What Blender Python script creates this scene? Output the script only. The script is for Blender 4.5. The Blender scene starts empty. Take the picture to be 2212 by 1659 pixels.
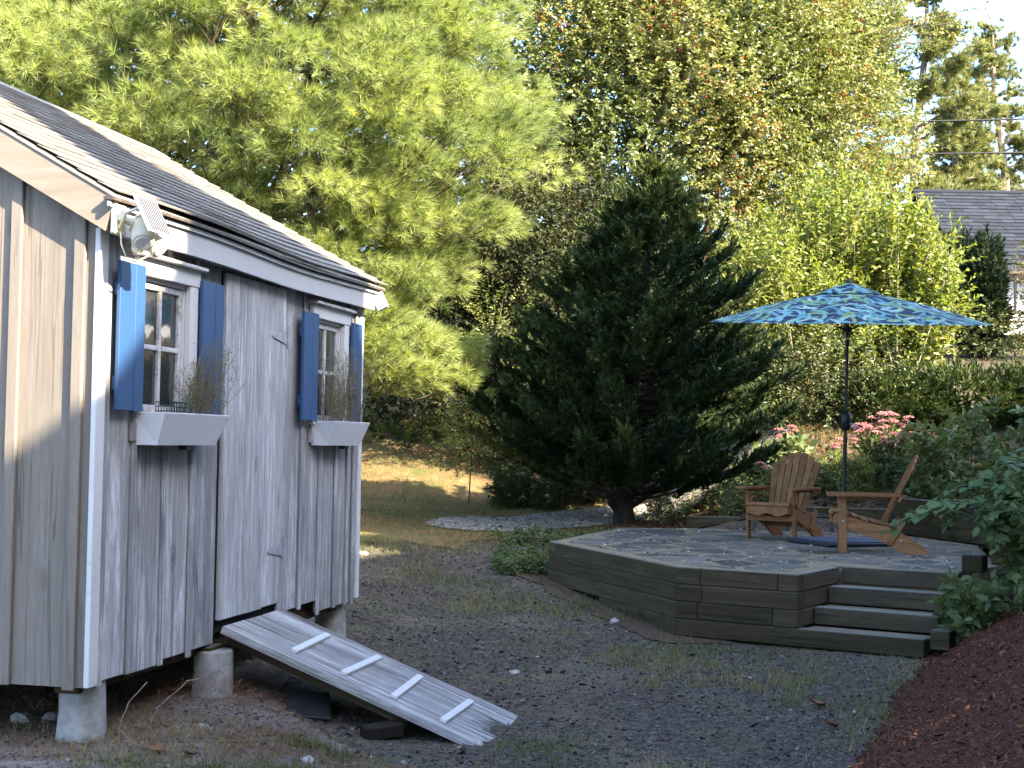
import bpy, bmesh, math
import numpy as np
from mathutils import Vector, Matrix
R = math.radians
S = bpy.context.scene
COL = S.collection
rng = np.random.default_rng(7)

# ------------------------------------------------------------------ camera
CAM_H = 1.6
tilt, roll = math.atan(124.5 / 3067.0), R(0.9)
fwd = Vector((0, math.cos(tilt), math.sin(tilt)))
up0 = Vector((0, -math.sin(tilt), math.cos(tilt)))
x0 = Vector((1, 0, 0))
rt = math.cos(roll) * x0 + math.sin(roll) * up0
up = -math.sin(roll) * x0 + math.cos(roll) * up0
cd = bpy.data.cameras.new('camera')
cam = bpy.data.objects.new('camera', cd)
COL.objects.link(cam)
M = Matrix((rt, up, -fwd)).transposed().to_4x4()
M.translation = Vector((0, 0, CAM_H))
cam.matrix_world = M
cd.sensor_width = 36.0
cd.lens = 36.0 * 3067.0 / 2212.0
cd.clip_start, cd.clip_end = 0.1, 600
S.camera = cam

# ------------------------------------------------------------------ light
YAW = R(12.776)
AX = np.array([math.sin(YAW), math.cos(YAW), 0.0])      # along the shed
NX = np.array([AX[1], -AX[0], 0.0])                     # out of its long wall
SUN_AZ, SUN_EL = R(66), R(34)
SH = math.cos(SUN_AZ) * (-AX) + math.sin(SUN_AZ) * NX   # horizontal, towards the sun
SU = np.array([-SH[1], SH[0], 0.0])
to_sun = Vector((SH[0] * math.cos(SUN_EL), SH[1] * math.cos(SUN_EL), math.sin(SUN_EL)))
ld = bpy.data.lights.new('sun', 'SUN')
ld.energy = 4.5
ld.angle = R(0.6)
ld.color = (1.0, 0.87, 0.68)
sun = bpy.data.objects.new('sun', ld)
COL.objects.link(sun)
sun.rotation_euler = to_sun.to_track_quat('Z', 'Y').to_euler()
W = bpy.data.worlds.new('World')
S.world = W
W.use_nodes = True
wn = W.node_tree
bg = wn.nodes['Background']
sky = wn.nodes.new('ShaderNodeTexSky')
sky.sky_type = 'NISHITA'
sky.sun_disc = False
sky.sun_elevation = SUN_EL
sky.sun_rotation = math.atan2(to_sun.x, to_sun.y)
sky.air_density = 1.0
sky.dust_density = 2.3
sky.ozone_density = 4.0
wn.links.new(sky.outputs[0], bg.inputs[0])
bg.inputs[1].default_value = 0.15
S.view_settings.view_transform = 'Standard'
S.view_settings.look = 'None'
S.view_settings.gamma = 1.0
S.view_settings.use_curve_mapping = False
S.view_settings.exposure = 2.65
S.cycles.max_bounces = 6
S.cycles.diffuse_bounces = 3
S.cycles.transmission_bounces = 4
S.cycles.transparent_max_bounces = 6

# ------------------------------------------------------------------ materials
class NT:
    def __init__(s, name):
        s.m = bpy.data.materials.new(name)
        s.m.use_nodes = True
        s.t = s.m.node_tree
        s.p = s.t.nodes['Principled BSDF']
        s.out = s.t.nodes['Material Output']

    def n(s, kind, **kw):
        nd = s.t.nodes.new('ShaderNode' + kind)
        for k, v in kw.items():
            if isinstance(v, bpy.types.NodeSocket):
                s.t.links.new(v, nd.inputs[k])
            elif k in nd.inputs and not hasattr(nd, k.lower().replace(' ', '_') + '__'):
                nd.inputs[k].default_value = v
            else:
                setattr(nd, k, v)
        return nd

    def link(s, a, b):
        s.t.links.new(a, b)

    def coords(s, scale=(1, 1, 1), kind='Object', rnd=True, dist=0.0):
        tc = s.n('TexCoord')
        o = tc.outputs[kind]
        if rnd:
            oi = s.n('ObjectInfo')
            ad = s.n('VectorMath', operation='MULTIPLY_ADD')
            s.link(oi.outputs['Random'], ad.inputs[0])
            ad.inputs[1].default_value = (37.0, 53.0, 71.0)
            s.link(o, ad.inputs[2])
            o = ad.outputs[0]
        mp = s.n('VectorMath', operation='MULTIPLY')
        s.link(o, mp.inputs[0])
        mp.inputs[1].default_value = scale
        return mp.outputs[0]

    def noise(s, vec, scale, detail=4, rough=0.55, dist=0.0):
        nd = s.n('TexNoise')
        s.link(vec, nd.inputs['Vector'])
        nd.inputs['Scale'].default_value = scale
        nd.inputs['Detail'].default_value = detail
        nd.inputs['Roughness'].default_value = rough
        nd.inputs['Distortion'].default_value = dist
        return nd.outputs[0]

    def ramp(s, fac, stops, interp='LINEAR'):
        nd = s.n('ValToRGB')
        e = nd.color_ramp.elements
        nd.color_ramp.interpolation = interp
        while len(e) < len(stops):
            e.new(0.5)
        for i, (p, c) in enumerate(stops):
            e[i].position = p
            e[i].color = (*c, 1) if len(c) == 3 else c
        s.link(fac, nd.inputs[0])
        return nd.outputs[0]

    def mix(s, fac, a, b, blend='MIX'):
        nd = s.n('MixRGB', blend_type=blend)
        for i, v in enumerate((fac, a, b)):
            if isinstance(v, bpy.types.NodeSocket):
                s.link(v, nd.inputs[i])
            else:
                nd.inputs[i].default_value = v if i == 0 else ((*v, 1) if len(v) == 3 else v)
        return nd.outputs[0]

    def math(s, op, a, b=0.0, c=None):
        nd = s.n('Math', operation=op)
        for i, v in enumerate((a, b, c)):
            if v is None:
                continue
            if isinstance(v, bpy.types.NodeSocket):
                s.link(v, nd.inputs[i])
            else:
                nd.inputs[i].default_value = v
        return nd.outputs[0]

    def bump(s, h, strength=0.4, dist=0.01):
        nd = s.n('Bump')
        nd.inputs['Strength'].default_value = strength
        nd.inputs['Distance'].default_value = dist
        s.link(h, nd.inputs['Height'])
        s.link(nd.outputs[0], s.p.inputs['Normal'])

    def fin(s, col, rough=0.8, spec=0.3):
        if isinstance(col, bpy.types.NodeSocket):
            s.link(col, s.p.inputs['Base Color'])
        else:
            s.p.inputs['Base Color'].default_value = (*col, 1)
        if isinstance(rough, bpy.types.NodeSocket):
            s.link(rough, s.p.inputs['Roughness'])
        else:
            s.p.inputs['Roughness'].default_value = rough
        s.p.inputs['Specular IOR Level'].default_value = spec
        return s.m

def wood(name, axis, pale, mid, dark, streak=0.5, blotch=0.5, rough=0.85, knots=True, tone=0.12, bump=0.4, crack=0.5):
    """weathered wood, grain along AXIS of the object's own space"""
    m = NT(name)
    def stretched(k):
        sc = [1.0, 1.0, 1.0]; sc[axis] = k
        return tuple(sc)
    v = m.coords(stretched(.075))
    g1 = m.noise(v, 11, 5, 0.6, 0.9)
    g2 = m.noise(m.coords(stretched(.03)), 150, 3, 0.65)
    g3 = m.noise(m.coords(stretched(.22)), 4.2, 5, 0.65, 1.0)
    c = m.ramp(g1, [(0.30, tuple(a * .45 + b * .55 for a, b in zip(dark, mid))), (0.46, mid), (0.60, pale), (0.75, tuple(min(1, x * 1.06) for x in pale))])
    g4 = m.noise(m.coords(stretched(.16)), 55, 4, 0.7, 0.5)
    c = m.mix(m.ramp(g4, [(0.42, (0.55, 0.55, 0.55)), (0.58, (0, 0, 0))]), c, tuple(a * .25 + b * .75 for a, b in zip(dark, mid)))
    c = m.mix(m.math('MULTIPLY', m.ramp(g3, [(0.44, (0, 0, 0)), (0.64, (1, 1, 1))]), blotch), c, tuple(a * .35 + b * .65 for a, b in zip(dark, mid)))
    c = m.mix(m.math('MULTIPLY', m.ramp(g2, [(0.36, (1, 1, 1)), (0.5, (0, 0, 0))]), 0.35 * (.4 + streak)), c, dark)
    # thin drying cracks that follow the grain
    ck = m.math('ABSOLUTE', m.math('SUBTRACT', m.noise(m.coords(stretched(.022)), 20, 2, 0.5, 0.3), 0.5))
    gate = m.ramp(m.noise(m.coords(stretched(.3)), 3.0, 2), [(0.45, (0, 0, 0)), (0.6, (1, 1, 1))])
    k = m.math('MULTIPLY', m.ramp(ck, [(0.0, (1, 1, 1)), (0.012, (1, 1, 1)), (0.022, (0, 0, 0))]), gate)
    c = m.mix(m.math('MULTIPLY', k, crack), c, tuple(x * .5 for x in dark))
    if knots:
        sk = [3.0, 3.0, 3.0]; sk[axis] = 1.25
        vo = m.n('TexVoronoi')
        m.link(m.coords(tuple(sk)), vo.inputs['Vector'])
        vo.inputs['Scale'].default_value = 1.0
        kn = m.ramp(vo.outputs['Distance'], [(0.0, (0.75, 0.75, 0.75)), (0.05, (0.7, 0.7, 0.7)), (0.062, (0.15, 0.15, 0.15)), (0.085, (0.5, 0.5, 0.5)), (0.13, (0, 0, 0))])
        c = m.mix(kn, c, tuple(x * 0.7 for x in dark))
    oi = m.n('ObjectInfo')
    hv = m.n('HueSaturation')
    m.link(c, hv.inputs['Color'])
    m.link(m.math('MULTIPLY_ADD', oi.outputs['Random'], 2 * tone, 1 - tone), hv.inputs['Value'])
    c = hv.outputs[0]
    h = m.math('SUBTRACT', m.math('ADD', m.math('MULTIPLY', g1, 0.35), m.math('MULTIPLY', g2, 0.35)), m.math('MULTIPLY', k, 0.5))
    m.bump(h, bump, 0.004)
    return m.fin(c, rough, 0.2)

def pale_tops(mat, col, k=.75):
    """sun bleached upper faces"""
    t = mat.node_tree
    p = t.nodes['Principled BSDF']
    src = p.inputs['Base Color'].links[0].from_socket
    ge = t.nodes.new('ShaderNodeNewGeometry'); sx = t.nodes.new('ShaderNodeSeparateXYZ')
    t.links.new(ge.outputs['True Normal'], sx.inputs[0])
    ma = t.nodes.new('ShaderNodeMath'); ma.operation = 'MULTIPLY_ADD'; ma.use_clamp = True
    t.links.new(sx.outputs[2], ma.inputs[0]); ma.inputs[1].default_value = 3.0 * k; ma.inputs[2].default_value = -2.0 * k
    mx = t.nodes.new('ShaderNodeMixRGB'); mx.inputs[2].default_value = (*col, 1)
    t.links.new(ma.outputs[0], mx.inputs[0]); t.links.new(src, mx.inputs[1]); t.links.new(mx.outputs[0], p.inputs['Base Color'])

def paint(name, col, rough=0.55, wear=0.15, under=(0.35, 0.32, 0.28), spec=0.35, scale=1.0):
    m = NT(name)
    v = m.coords()
    n1 = m.noise(v, 3.0 * scale, 5, 0.65)
    n2 = m.noise(v, 22 * scale, 6, 0.7)
    c = m.mix(m.ramp(n1, [(0.3, (0, 0, 0)), (0.75, (0.35, 0.35, 0.35))]), col, tuple(x * 0.8 for x in col))
    chip = m.ramp(m.math('ADD', m.math('MULTIPLY', n2, 0.7), m.math('MULTIPLY', n1, 0.45)), [(0.68 - wear * 0.35, (0, 0, 0)), (0.73 - wear * 0.3, (1, 1, 1))])
    c = m.mix(m.math('MULTIPLY', chip, min(1.0, wear * 4)), c, under)
    m.bump(n2, 0.12, 0.004)
    return m.fin(c, rough, spec)

def foliage(name, stops, trans=0.35, rough=0.5, spec=0.35, tcol=None):
    m = NT(name)
    at = m.n('Attribute', attribute_name='tint')
    c = m.ramp(at.outputs['Fac'], stops)
    tr = m.n('BsdfTranslucent')
    tc = m.mix(1.0, c, tcol or (1.25, 1.25, 0.55), 'MULTIPLY')
    m.link(tc, tr.inputs['Color'])
    mx = m.n('MixShader')
    mx.inputs[0].default_value = trans
    m.fin(c, rough, spec)
    m.link(m.p.outputs[0], mx.inputs[1])
    m.link(tr.outputs[0], mx.inputs[2])
    m.link(mx.outputs[0], m.out.inputs['Surface'])
    return m.m

def plain(name, col, rough=0.6, metal=0.0, spec=0.4, var=0.25, scale=20):
    m = NT(name)
    n1 = m.noise(m.coords(), scale, 4, 0.6)
    c = m.mix(m.ramp(n1, [(0.35, (0, 0, 0)), (0.7, (1, 1, 1))]), tuple(x * (1 - var) for x in col), tuple(min(1, x * (1 + var * 0.5)) for x in col))
    m.p.inputs['Metallic'].default_value = metal
    m.bump(n1, 0.15, 0.003)
    return m.fin(c, rough, spec)

MAT = {}
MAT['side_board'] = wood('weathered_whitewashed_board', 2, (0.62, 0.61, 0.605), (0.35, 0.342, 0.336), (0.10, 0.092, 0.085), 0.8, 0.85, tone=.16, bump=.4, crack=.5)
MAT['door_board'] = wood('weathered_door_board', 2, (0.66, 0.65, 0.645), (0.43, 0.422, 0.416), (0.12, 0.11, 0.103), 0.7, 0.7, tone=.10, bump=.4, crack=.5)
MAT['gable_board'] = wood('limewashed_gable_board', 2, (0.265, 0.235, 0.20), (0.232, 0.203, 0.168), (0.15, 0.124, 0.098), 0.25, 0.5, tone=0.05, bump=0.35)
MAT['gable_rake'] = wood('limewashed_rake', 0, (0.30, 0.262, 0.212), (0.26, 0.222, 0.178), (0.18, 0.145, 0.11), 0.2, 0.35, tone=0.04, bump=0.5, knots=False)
MAT['ramp'] = wood('weathered_ramp_plank', 0, (0.58, 0.57, 0.56), (0.33, 0.315, 0.30), (0.075, 0.055, 0.042), 1.0, 0.5, knots=False, bump=0.7, crack=1.0)
MAT['white'] = paint('white_trim_paint', (0.66, 0.645, 0.62), 0.6, 0.10, (0.42, 0.40, 0.37))
MAT['fascia'] = paint('pale_grey_fascia_paint', (0.52, 0.515, 0.50), 0.55, 0.07, (0.42, 0.40, 0.37))
MAT['box_white'] = paint('white_plastic_paint', (0.70, 0.70, 0.70), 0.4, 0.03, (0.4, 0.39, 0.37))
MAT['sash'] = paint('worn_white_sash_paint', (0.62, 0.60, 0.575), 0.65, 0.26, (0.33, 0.31, 0.29), scale=1.6)
MAT['blue'] = paint('blue_shutter_paint', (0.026, 0.078, 0.19), 0.42, 0.04, (0.2, 0.3, 0.5), 0.5)
MAT['concrete'] = plain('rough_concrete', (0.34, 0.33, 0.305), 0.9, var=0.3, scale=14)
MAT['chair'] = wood('stained_chair_wood', 1, (0.33, 0.165, 0.07), (0.255, 0.122, 0.05), (0.16, 0.072, 0.03), 0.4, 0.4, rough=0.6, knots=False, tone=0.22, bump=0.3)
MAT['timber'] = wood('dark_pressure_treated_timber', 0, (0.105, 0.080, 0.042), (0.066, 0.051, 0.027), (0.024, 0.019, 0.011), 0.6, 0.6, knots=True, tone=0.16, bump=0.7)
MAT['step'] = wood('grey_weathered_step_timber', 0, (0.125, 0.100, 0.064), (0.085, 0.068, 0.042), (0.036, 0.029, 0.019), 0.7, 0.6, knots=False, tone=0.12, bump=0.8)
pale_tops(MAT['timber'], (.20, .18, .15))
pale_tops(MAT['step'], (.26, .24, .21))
MAT['metal'] = plain('galvanised_metal', (0.42, 0.42, 0.43), 0.5, 0.2, var=0.25)
MAT['bolt'] = plain('bright_bolt_metal', (0.75, 0.70, 0.6), 0.3, 0.9, var=0.1)
MAT['black'] = plain('black_powder_coat', (0.012, 0.013, 0.016), 0.4, 0.0, var=0.2)
MAT['rubber'] = plain('black_cable', (0.015, 0.015, 0.016), 0.6)
MAT['cream'] = plain('aged_cream_plastic', (0.74, 0.69, 0.52), 0.4, var=0.08, scale=8)
MAT['dark_inside'] = plain('dark_shed_interior', (0.02, 0.018, 0.016), 0.9)
MAT['drip'] = plain('rusted_dark_drip_edge', (0.12, 0.095, 0.08), 0.6, 0.2, var=0.4)
MAT['wire'] = plain('green_coated_wire', (0.012, 0.05, 0.035), 0.45)
MAT['soil'] = plain('dry_soil', (0.10, 0.062, 0.038), 0.95, var=0.5, scale=40)
MAT['bark'] = wood('furrowed_bark', 2, (0.17, 0.125, 0.09), (0.10, 0.072, 0.05), (0.035, 0.025, 0.018), 0.9, 0.4, knots=False, bump=1.0)
MAT['bark_pale'] = wood('pale_bark', 2, (0.36, 0.30, 0.24), (0.24, 0.19, 0.15), (0.10, 0.075, 0.055), 0.7, 0.4, knots=False, bump=0.8)
MAT['bark_dark'] = wood('dark_cedar_bark', 2, (0.040, 0.030, 0.023), (0.024, 0.018, 0.014), (0.010, 0.008, 0.006), 0.9, 0.4, knots=False, bump=1.0)
MAT['twig'] = plain('dry_grey_twig', (0.22, 0.18, 0.145), 0.85, var=0.35, scale=30)
MAT['stem'] = plain('green_brown_stem', (0.10, 0.105, 0.045), 0.7, var=0.3)
MAT['stone'] = plain('pale_fieldstone', (0.40, 0.37, 0.33), 0.85, var=0.3, scale=12)
MAT['siding'] = plain('white_house_siding', (0.66, 0.66, 0.66), 0.6, var=0.06)
MAT['navy'] = plain('navy_umbrella_base', (0.018, 0.022, 0.035), 0.5, var=0.25)
MAT['navy_pale'] = plain('pale_blue_base_rib', (0.05, 0.07, 0.13), 0.5, var=0.2)
MAT['chip_leaf'] = plain('dry_brown_leaf', (0.22, 0.10, 0.045), 0.8, var=0.4, scale=30)
MAT['pink'] = foliage('pink_sedum_bloom', [(0, (0.28, 0.085, 0.095)), (0.6, (0.42, 0.17, 0.17)), (1, (0.55, 0.30, 0.25))], 0.2, 0.7, 0.2, (1.1, 0.9, 0.9))

m = NT('asphalt_shingle')
v = m.coords((1, 1, 1))
n1 = m.noise(v, 220, 3, 0.7); n2 = m.noise(v, 4, 4, 0.6)
c = m.ramp(n1, [(0.3, (0.20, 0.185, 0.165)), (0.55, (0.31, 0.29, 0.26)), (0.75, (0.40, 0.38, 0.345))])
oi = m.n('ObjectInfo')
c = m.mix(m.math('MULTIPLY', n2, 0.5), c, (0.21, 0.197, 0.178))
hv = m.n('HueSaturation'); m.link(c, hv.inputs['Color'])
m.link(m.math('MULTIPLY_ADD', oi.outputs['Random'], 0.24, 0.88), hv.inputs['Value'])
m.bump(n1, 0.5, 0.003)
MAT['shingle'] = m.fin(hv.outputs[0], 0.95, 0.15)

m = NT('dark_house_shingle')
v = m.coords((1, 1, 1))
n1 = m.noise(v, 60, 3, 0.7)
c = m.ramp(n1, [(0.3, (0.012, 0.015, 0.021)), (0.75, (0.034, 0.038, 0.05))])
oi = m.n('ObjectInfo')
hv = m.n('HueSaturation'); m.link(c, hv.inputs['Color'])
m.link(m.math('MULTIPLY_ADD', oi.outputs['Random'], 0.7, 0.65), hv.inputs['Value'])
MAT['house_shingle'] = m.fin(hv.outputs[0], 0.9, 0.2)

m = NT('window_glass')
m.p.inputs['Base Color'].default_value = (0.03, 0.033, 0.035, 1)
m.p.inputs['Roughness'].default_value = 0.04
m.p.inputs['Specular IOR Level'].default_value = 0.9
m.p.inputs['IOR'].default_value = 1.55
v = m.coords((1, 1, 0.6))
m.bump(m.noise(v, 7, 2), 0.15, 0.01)
MAT['glass'] = m.m

m = NT('solar_cell')
v = m.coords((1, 1, 1), rnd=False)
wv = m.n('TexWave', wave_type='BANDS', bands_direction='X')
m.link(v, wv.inputs['Vector']); wv.inputs['Scale'].default_value = 14.5; wv.inputs['Distortion'].default_value = 0
c = m.ramp(wv.outputs[1], [(0.80, (0.006, 0.008, 0.018)), (0.9, (0.35, 0.35, 0.35))])
MAT['solar'] = m.fin(c, 0.5, 0.15)

m = NT('leaf_print_fabric')
tc = m.n('TexCoord')
def leaf_layer(scale, a, b, seed):
    mp = m.n('VectorMath', operation='MULTIPLY_ADD')
    m.link(tc.outputs['Object'], mp.inputs[0]); mp.inputs[1].default_value = (scale, scale, 0); mp.inputs[2].default_value = (seed, seed * 1.7, 0)
    vo = m.n('TexVoronoi', voronoi_dimensions='2D'); m.link(mp.outputs[0], vo.inputs['Vector']); vo.inputs['Scale'].default_value = 1.0
    d = m.n('VectorMath', operation='SUBTRACT'); m.link(mp.outputs[0], d.inputs[0]); m.link(vo.outputs['Position'], d.inputs[1])
    sp = m.n('SeparateColor'); m.link(vo.outputs['Color'], sp.inputs[0])
    ro = m.n('VectorRotate', rotation_type='Z_AXIS'); m.link(d.outputs[0], ro.inputs['Vector']); m.link(m.math('MULTIPLY', sp.outputs[0], 6.28), ro.inputs['Angle'])
    sx = m.n('SeparateXYZ'); m.link(ro.outputs[0], sx.inputs[0])
    # a curved lens: half-width shrinks towards both tips
    y2 = m.math('ADD', sx.outputs[1], m.math('MULTIPLY', m.math('POWER', sx.outputs[0], 2), 0.5))
    e = m.math('ADD', m.math('POWER', m.math('DIVIDE', sx.outputs[0], a), 2), m.math('ABSOLUTE', m.math('DIVIDE', y2, b)))
    return m.math('LESS_THAN', e, 1.0), sp.outputs[1], m.math('ABSOLUTE', m.math('DIVIDE', y2, b))
base = m.ramp(m.noise(tc.outputs['Object'], 9, 3), [(0.4, (0.022, 0.035, 0.07)), (0.65, (0.035, 0.06, 0.11))])
c = base
for sc, a, b, sd in ((3.6, 0.85, 0.12, 0), (4.3, 0.8, 0.11, 9.3), (5.0, 0.85, 0.11, 3.7), (5.6, 0.8, 0.12, 5.9)):
    k, r_, mid = leaf_layer(sc, a, b, sd)
    lc = m.ramp(r_, [(0.0, (0.04, 0.13, 0.20)), (0.2, (0.12, 0.32, 0.36)), (0.40, (0.24, 0.44, 0.43)), (0.58, (0.40, 0.54, 0.47)), (0.66, (0.24, 0.34, 0.09)), (0.80, (0.15, 0.28, 0.11)), (0.9, (0.20, 0.40, 0.38)), (1.0, (0.08, 0.28, 0.34))])
    lc = m.mix(m.ramp(mid, [(0.0, (0.55, 0.55, 0.55)), (0.25, (0, 0, 0)), (1, (0.1, 0.1, 0.1))]), lc, (0.40, 0.60, 0.55))
    c = m.mix(k, c, lc)
m.fin(c, 0.7, 0.2)
tr = m.n('BsdfTranslucent'); m.link(c, tr.inputs['Color'])
mx = m.n('MixShader'); mx.inputs[0].default_value = 0.2
m.link(m.p.outputs[0], mx.inputs[1]); m.link(tr.outputs[0], mx.inputs[2]); m.link(mx.outputs[0], m.out.inputs['Surface'])
MAT['print'] = m.m

m = NT('bluestone_flag')
v = m.coords((1, 1, 1))
n1 = m.noise(v, 2.5, 5, 0.6); n2 = m.noise(v, 35, 4, 0.65)
c = m.ramp(n1, [(0.3, (0.060, 0.058, 0.055)), (0.5, (0.105, 0.096, 0.084)), (0.72, (0.165, 0.14, 0.105))])
c = m.mix(m.ramp(n2, [(0.55, (0, 0, 0)), (0.75, (0.6, 0.6, 0.6))]), c, (0.22, 0.18, 0.12))
oi = m.n('ObjectInfo'); hv = m.n('HueSaturation'); m.link(c, hv.inputs['Color'])
m.link(m.math('MULTIPLY_ADD', oi.outputs['Random'], 0.9, 0.55), hv.inputs['Value'])
m.bump(m.math('ADD', n1, m.math('MULTIPLY', n2, 0.3)), 0.6, 0.02)
MAT['flag'] = m.fin(hv.outputs[0], 0.75, 0.3)

def ground_mat(name, stops, sc1, sc2, bump=0.6, mixc=None, mixs=1.2, mixr=(0.5, 0.62), dist=0.03):
    m = NT(name)
    v = m.coords((1, 1, 1), rnd=False)
    n1 = m.noise(v, sc1, 6, 0.7); n2 = m.noise(v, sc2, 4, 0.7)
    f = m.math('ADD', m.math('MULTIPLY', n1, 0.5), m.math('MULTIPLY', n2, 0.5))
    c = m.ramp(f, stops)
    for col, s_, (a, b) in (mixc or []):
        k = m.ramp(m.math('ADD', m.math('MULTIPLY', m.noise(v, s_, 6, 0.72), 0.75), m.math('MULTIPLY', n2, 0.25)), [(a, (0, 0, 0)), (b, (1, 1, 1))])
        c = m.mix(k, c, col)
    m.bump(f, bump, dist)
    return m.fin(c, 0.95, 0.15)

MAT['ground'] = ground_mat('dark_loose_ground', [(0.38, (0.030, 0.024, 0.019)), (0.5, (0.088, 0.070, 0.054)), (0.60, (0.18, 0.145, 0.112))], 14, 42, 1.0,
    [((0.17, 0.135, 0.09), 0.75, (0.49, 0.62)), ((0.11, 0.115, 0.055), 1.7, (0.52, 0.66))])
MAT['sand'] = ground_mat('sandy_shed_soil', [(0.33, (0.11, 0.085, 0.065)), (0.5, (0.22, 0.175, 0.14)), (0.66, (0.36, 0.30, 0.245))], 7, 80, 0.9,
    [((0.15, 0.085, 0.055), 1.3, (0.52, 0.6)), ((0.33, 0.29, 0.24), 1.9, (0.55, 0.66))])
MAT['lawn'] = ground_mat('dry_lawn', [(0.33, (0.11, 0.08, 0.036)), (0.5, (0.21, 0.15, 0.068)), (0.66, (0.33, 0.22, 0.105))], 3, 60, 0.7,
    [((0.13, 0.145, 0.045), 1.1, (0.5, 0.6)), ((0.36, 0.19, 0.09), 0.7, (0.50, 0.62))])
MAT['bank'] = ground_mat('weedy_bank_soil', [(0.33, (0.03, 0.028, 0.018)), (0.5, (0.07, 0.06, 0.036)), (0.66, (0.16, 0.125, 0.07))], 3, 50, 0.7)
MAT['mulch'] = ground_mat('red_brown_bark_mulch', [(0.33, (0.030, 0.010, 0.006)), (0.5, (0.085, 0.029, 0.016)), (0.66, (0.17, 0.062, 0.035))], 12, 75, 1.0, dist=0.05)
MAT['gravel'] = ground_mat('pale_crushed_gravel', [(0.33, (0.20, 0.18, 0.15)), (0.5, (0.42, 0.385, 0.33)), (0.66, (0.60, 0.56, 0.49))], 25, 90, 0.9)
MAT['joint'] = ground_mat('sand_joint', [(0.33, (0.14, 0.11, 0.068)), (0.5, (0.25, 0.20, 0.13)), (0.66, (0.36, 0.29, 0.20))], 12, 80, 0.6)
MAT['chips'] = foliage('bark_chip', [(0, (0.035, 0.012, 0.007)), (0.5, (0.15, 0.054, 0.029)), (0.9, (0.27, 0.105, 0.055)), (1, (0.34, 0.18, 0.10))], 0.0, 0.85, 0.2)
MAT['pebble'] = foliage('mixed_pebble', [(0, (0.04, 0.037, 0.036)), (0.45, (0.10, 0.09, 0.085)), (0.8, (0.20, 0.175, 0.15)), (0.96, (0.30, 0.27, 0.24)), (1, (0.55, 0.52, 0.48))], 0.0, 0.85, 0.2)
MAT['straw'] = foliage('pine_straw', [(0, (0.10, 0.045, 0.022)), (0.5, (0.20, 0.095, 0.045)), (1, (0.34, 0.19, 0.095))], 0.0, 0.8, 0.2)
MAT['grass'] = foliage('grass_blade', [(0, (0.065, 0.10, 0.025)), (0.45, (0.125, 0.145, 0.045)), (0.7, (0.23, 0.195, 0.085)), (1, (0.38, 0.29, 0.15))], 0.3, 0.6, 0.25)
MAT['pine'] = foliage('white_pine_needle', [(0, (0.105, 0.145, 0.054)), (0.4, (0.255, 0.305, 0.105)), (0.75, (0.39, 0.43, 0.15)), (0.93, (0.48, 0.49, 0.155)), (1, (0.50, 0.38, 0.15))], 0.38, 0.5, 0.35)
MAT['cedar'] = foliage('cedar_spray', [(0, (0.012, 0.024, 0.009)), (0.5, (0.026, 0.047, 0.014)), (0.85, (0.048, 0.075, 0.021)), (1, (0.14, 0.15, 0.04))], 0.15, 0.55, 0.25)
MAT['beech'] = foliage('small_glossy_leaf', [(0, (0.09, 0.12, 0.034)), (0.4, (0.17, 0.195, 0.058)), (0.75, (0.25, 0.25, 0.085)), (0.93, (0.30, 0.265, 0.115)), (0.995, (0.36, 0.27, 0.14)), (1, (0.48, 0.09, 0.04))], 0.40, 0.32, 0.5)
MAT['bush'] = foliage('bright_bush_leaf', [(0, (0.10, 0.145, 0.03)), (0.5, (0.19, 0.235, 0.05)), (0.85, (0.29, 0.30, 0.075)), (1, (0.38, 0.32, 0.13))], 0.42, 0.4, 0.45)
MAT['under'] = foliage('understorey_leaf', [(0, (0.03, 0.046, 0.014)), (0.5, (0.07, 0.09, 0.027)), (0.85, (0.13, 0.145, 0.047)), (1, (0.22, 0.21, 0.095))], 0.3, 0.45, 0.4)
MAT['pitch'] = foliage('pitch_pine_needle', [(0, (0.07, 0.09, 0.03)), (0.5, (0.17, 0.19, 0.06)), (1, (0.30, 0.28, 0.10))], 0.25, 0.5, 0.35)
MAT['arbor'] = foliage('arborvitae_spray', [(0, (0.012, 0.026, 0.012)), (0.6, (0.026, 0.045, 0.018)), (1, (0.05, 0.07, 0.024))], 0.1, 0.6, 0.25)
MAT['hedge'] = foliage('hedge_spray', [(0, (0.018, 0.034, 0.010)), (0.6, (0.055, 0.085, 0.022)), (1, (0.13, 0.155, 0.042))], 0.2, 0.5, 0.3)
MAT['weed'] = foliage('weed_leaf', [(0, (0.06, 0.09, 0.036)), (0.5, (0.115, 0.155, 0.058)), (0.85, (0.18, 0.215, 0.085)), (1, (0.24, 0.22, 0.10))], 0.3, 0.55, 0.3)
MAT['dryweed'] = foliage('dry_seed_weed', [(0, (0.12, 0.13, 0.04)), (0.5, (0.21, 0.19, 0.06)), (1, (0.33, 0.24, 0.12))], 0.25, 0.7, 0.2)
MAT['white_bloom'] = foliage('tiny_white_bloom', [(0, (0.25, 0.25, 0.2)), (1, (0.45, 0.43, 0.37))], 0.2, 0.7, 0.2)
MAT['woods'] = foliage('far_wood_leaf', [(0, (0.014, 0.020, 0.007)), (0.5, (0.034, 0.042, 0.014)), (1, (0.085, 0.088, 0.03))], 0.2, 0.6, 0.2)  # leaf colour darkened to stand in for woodland shade
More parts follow.
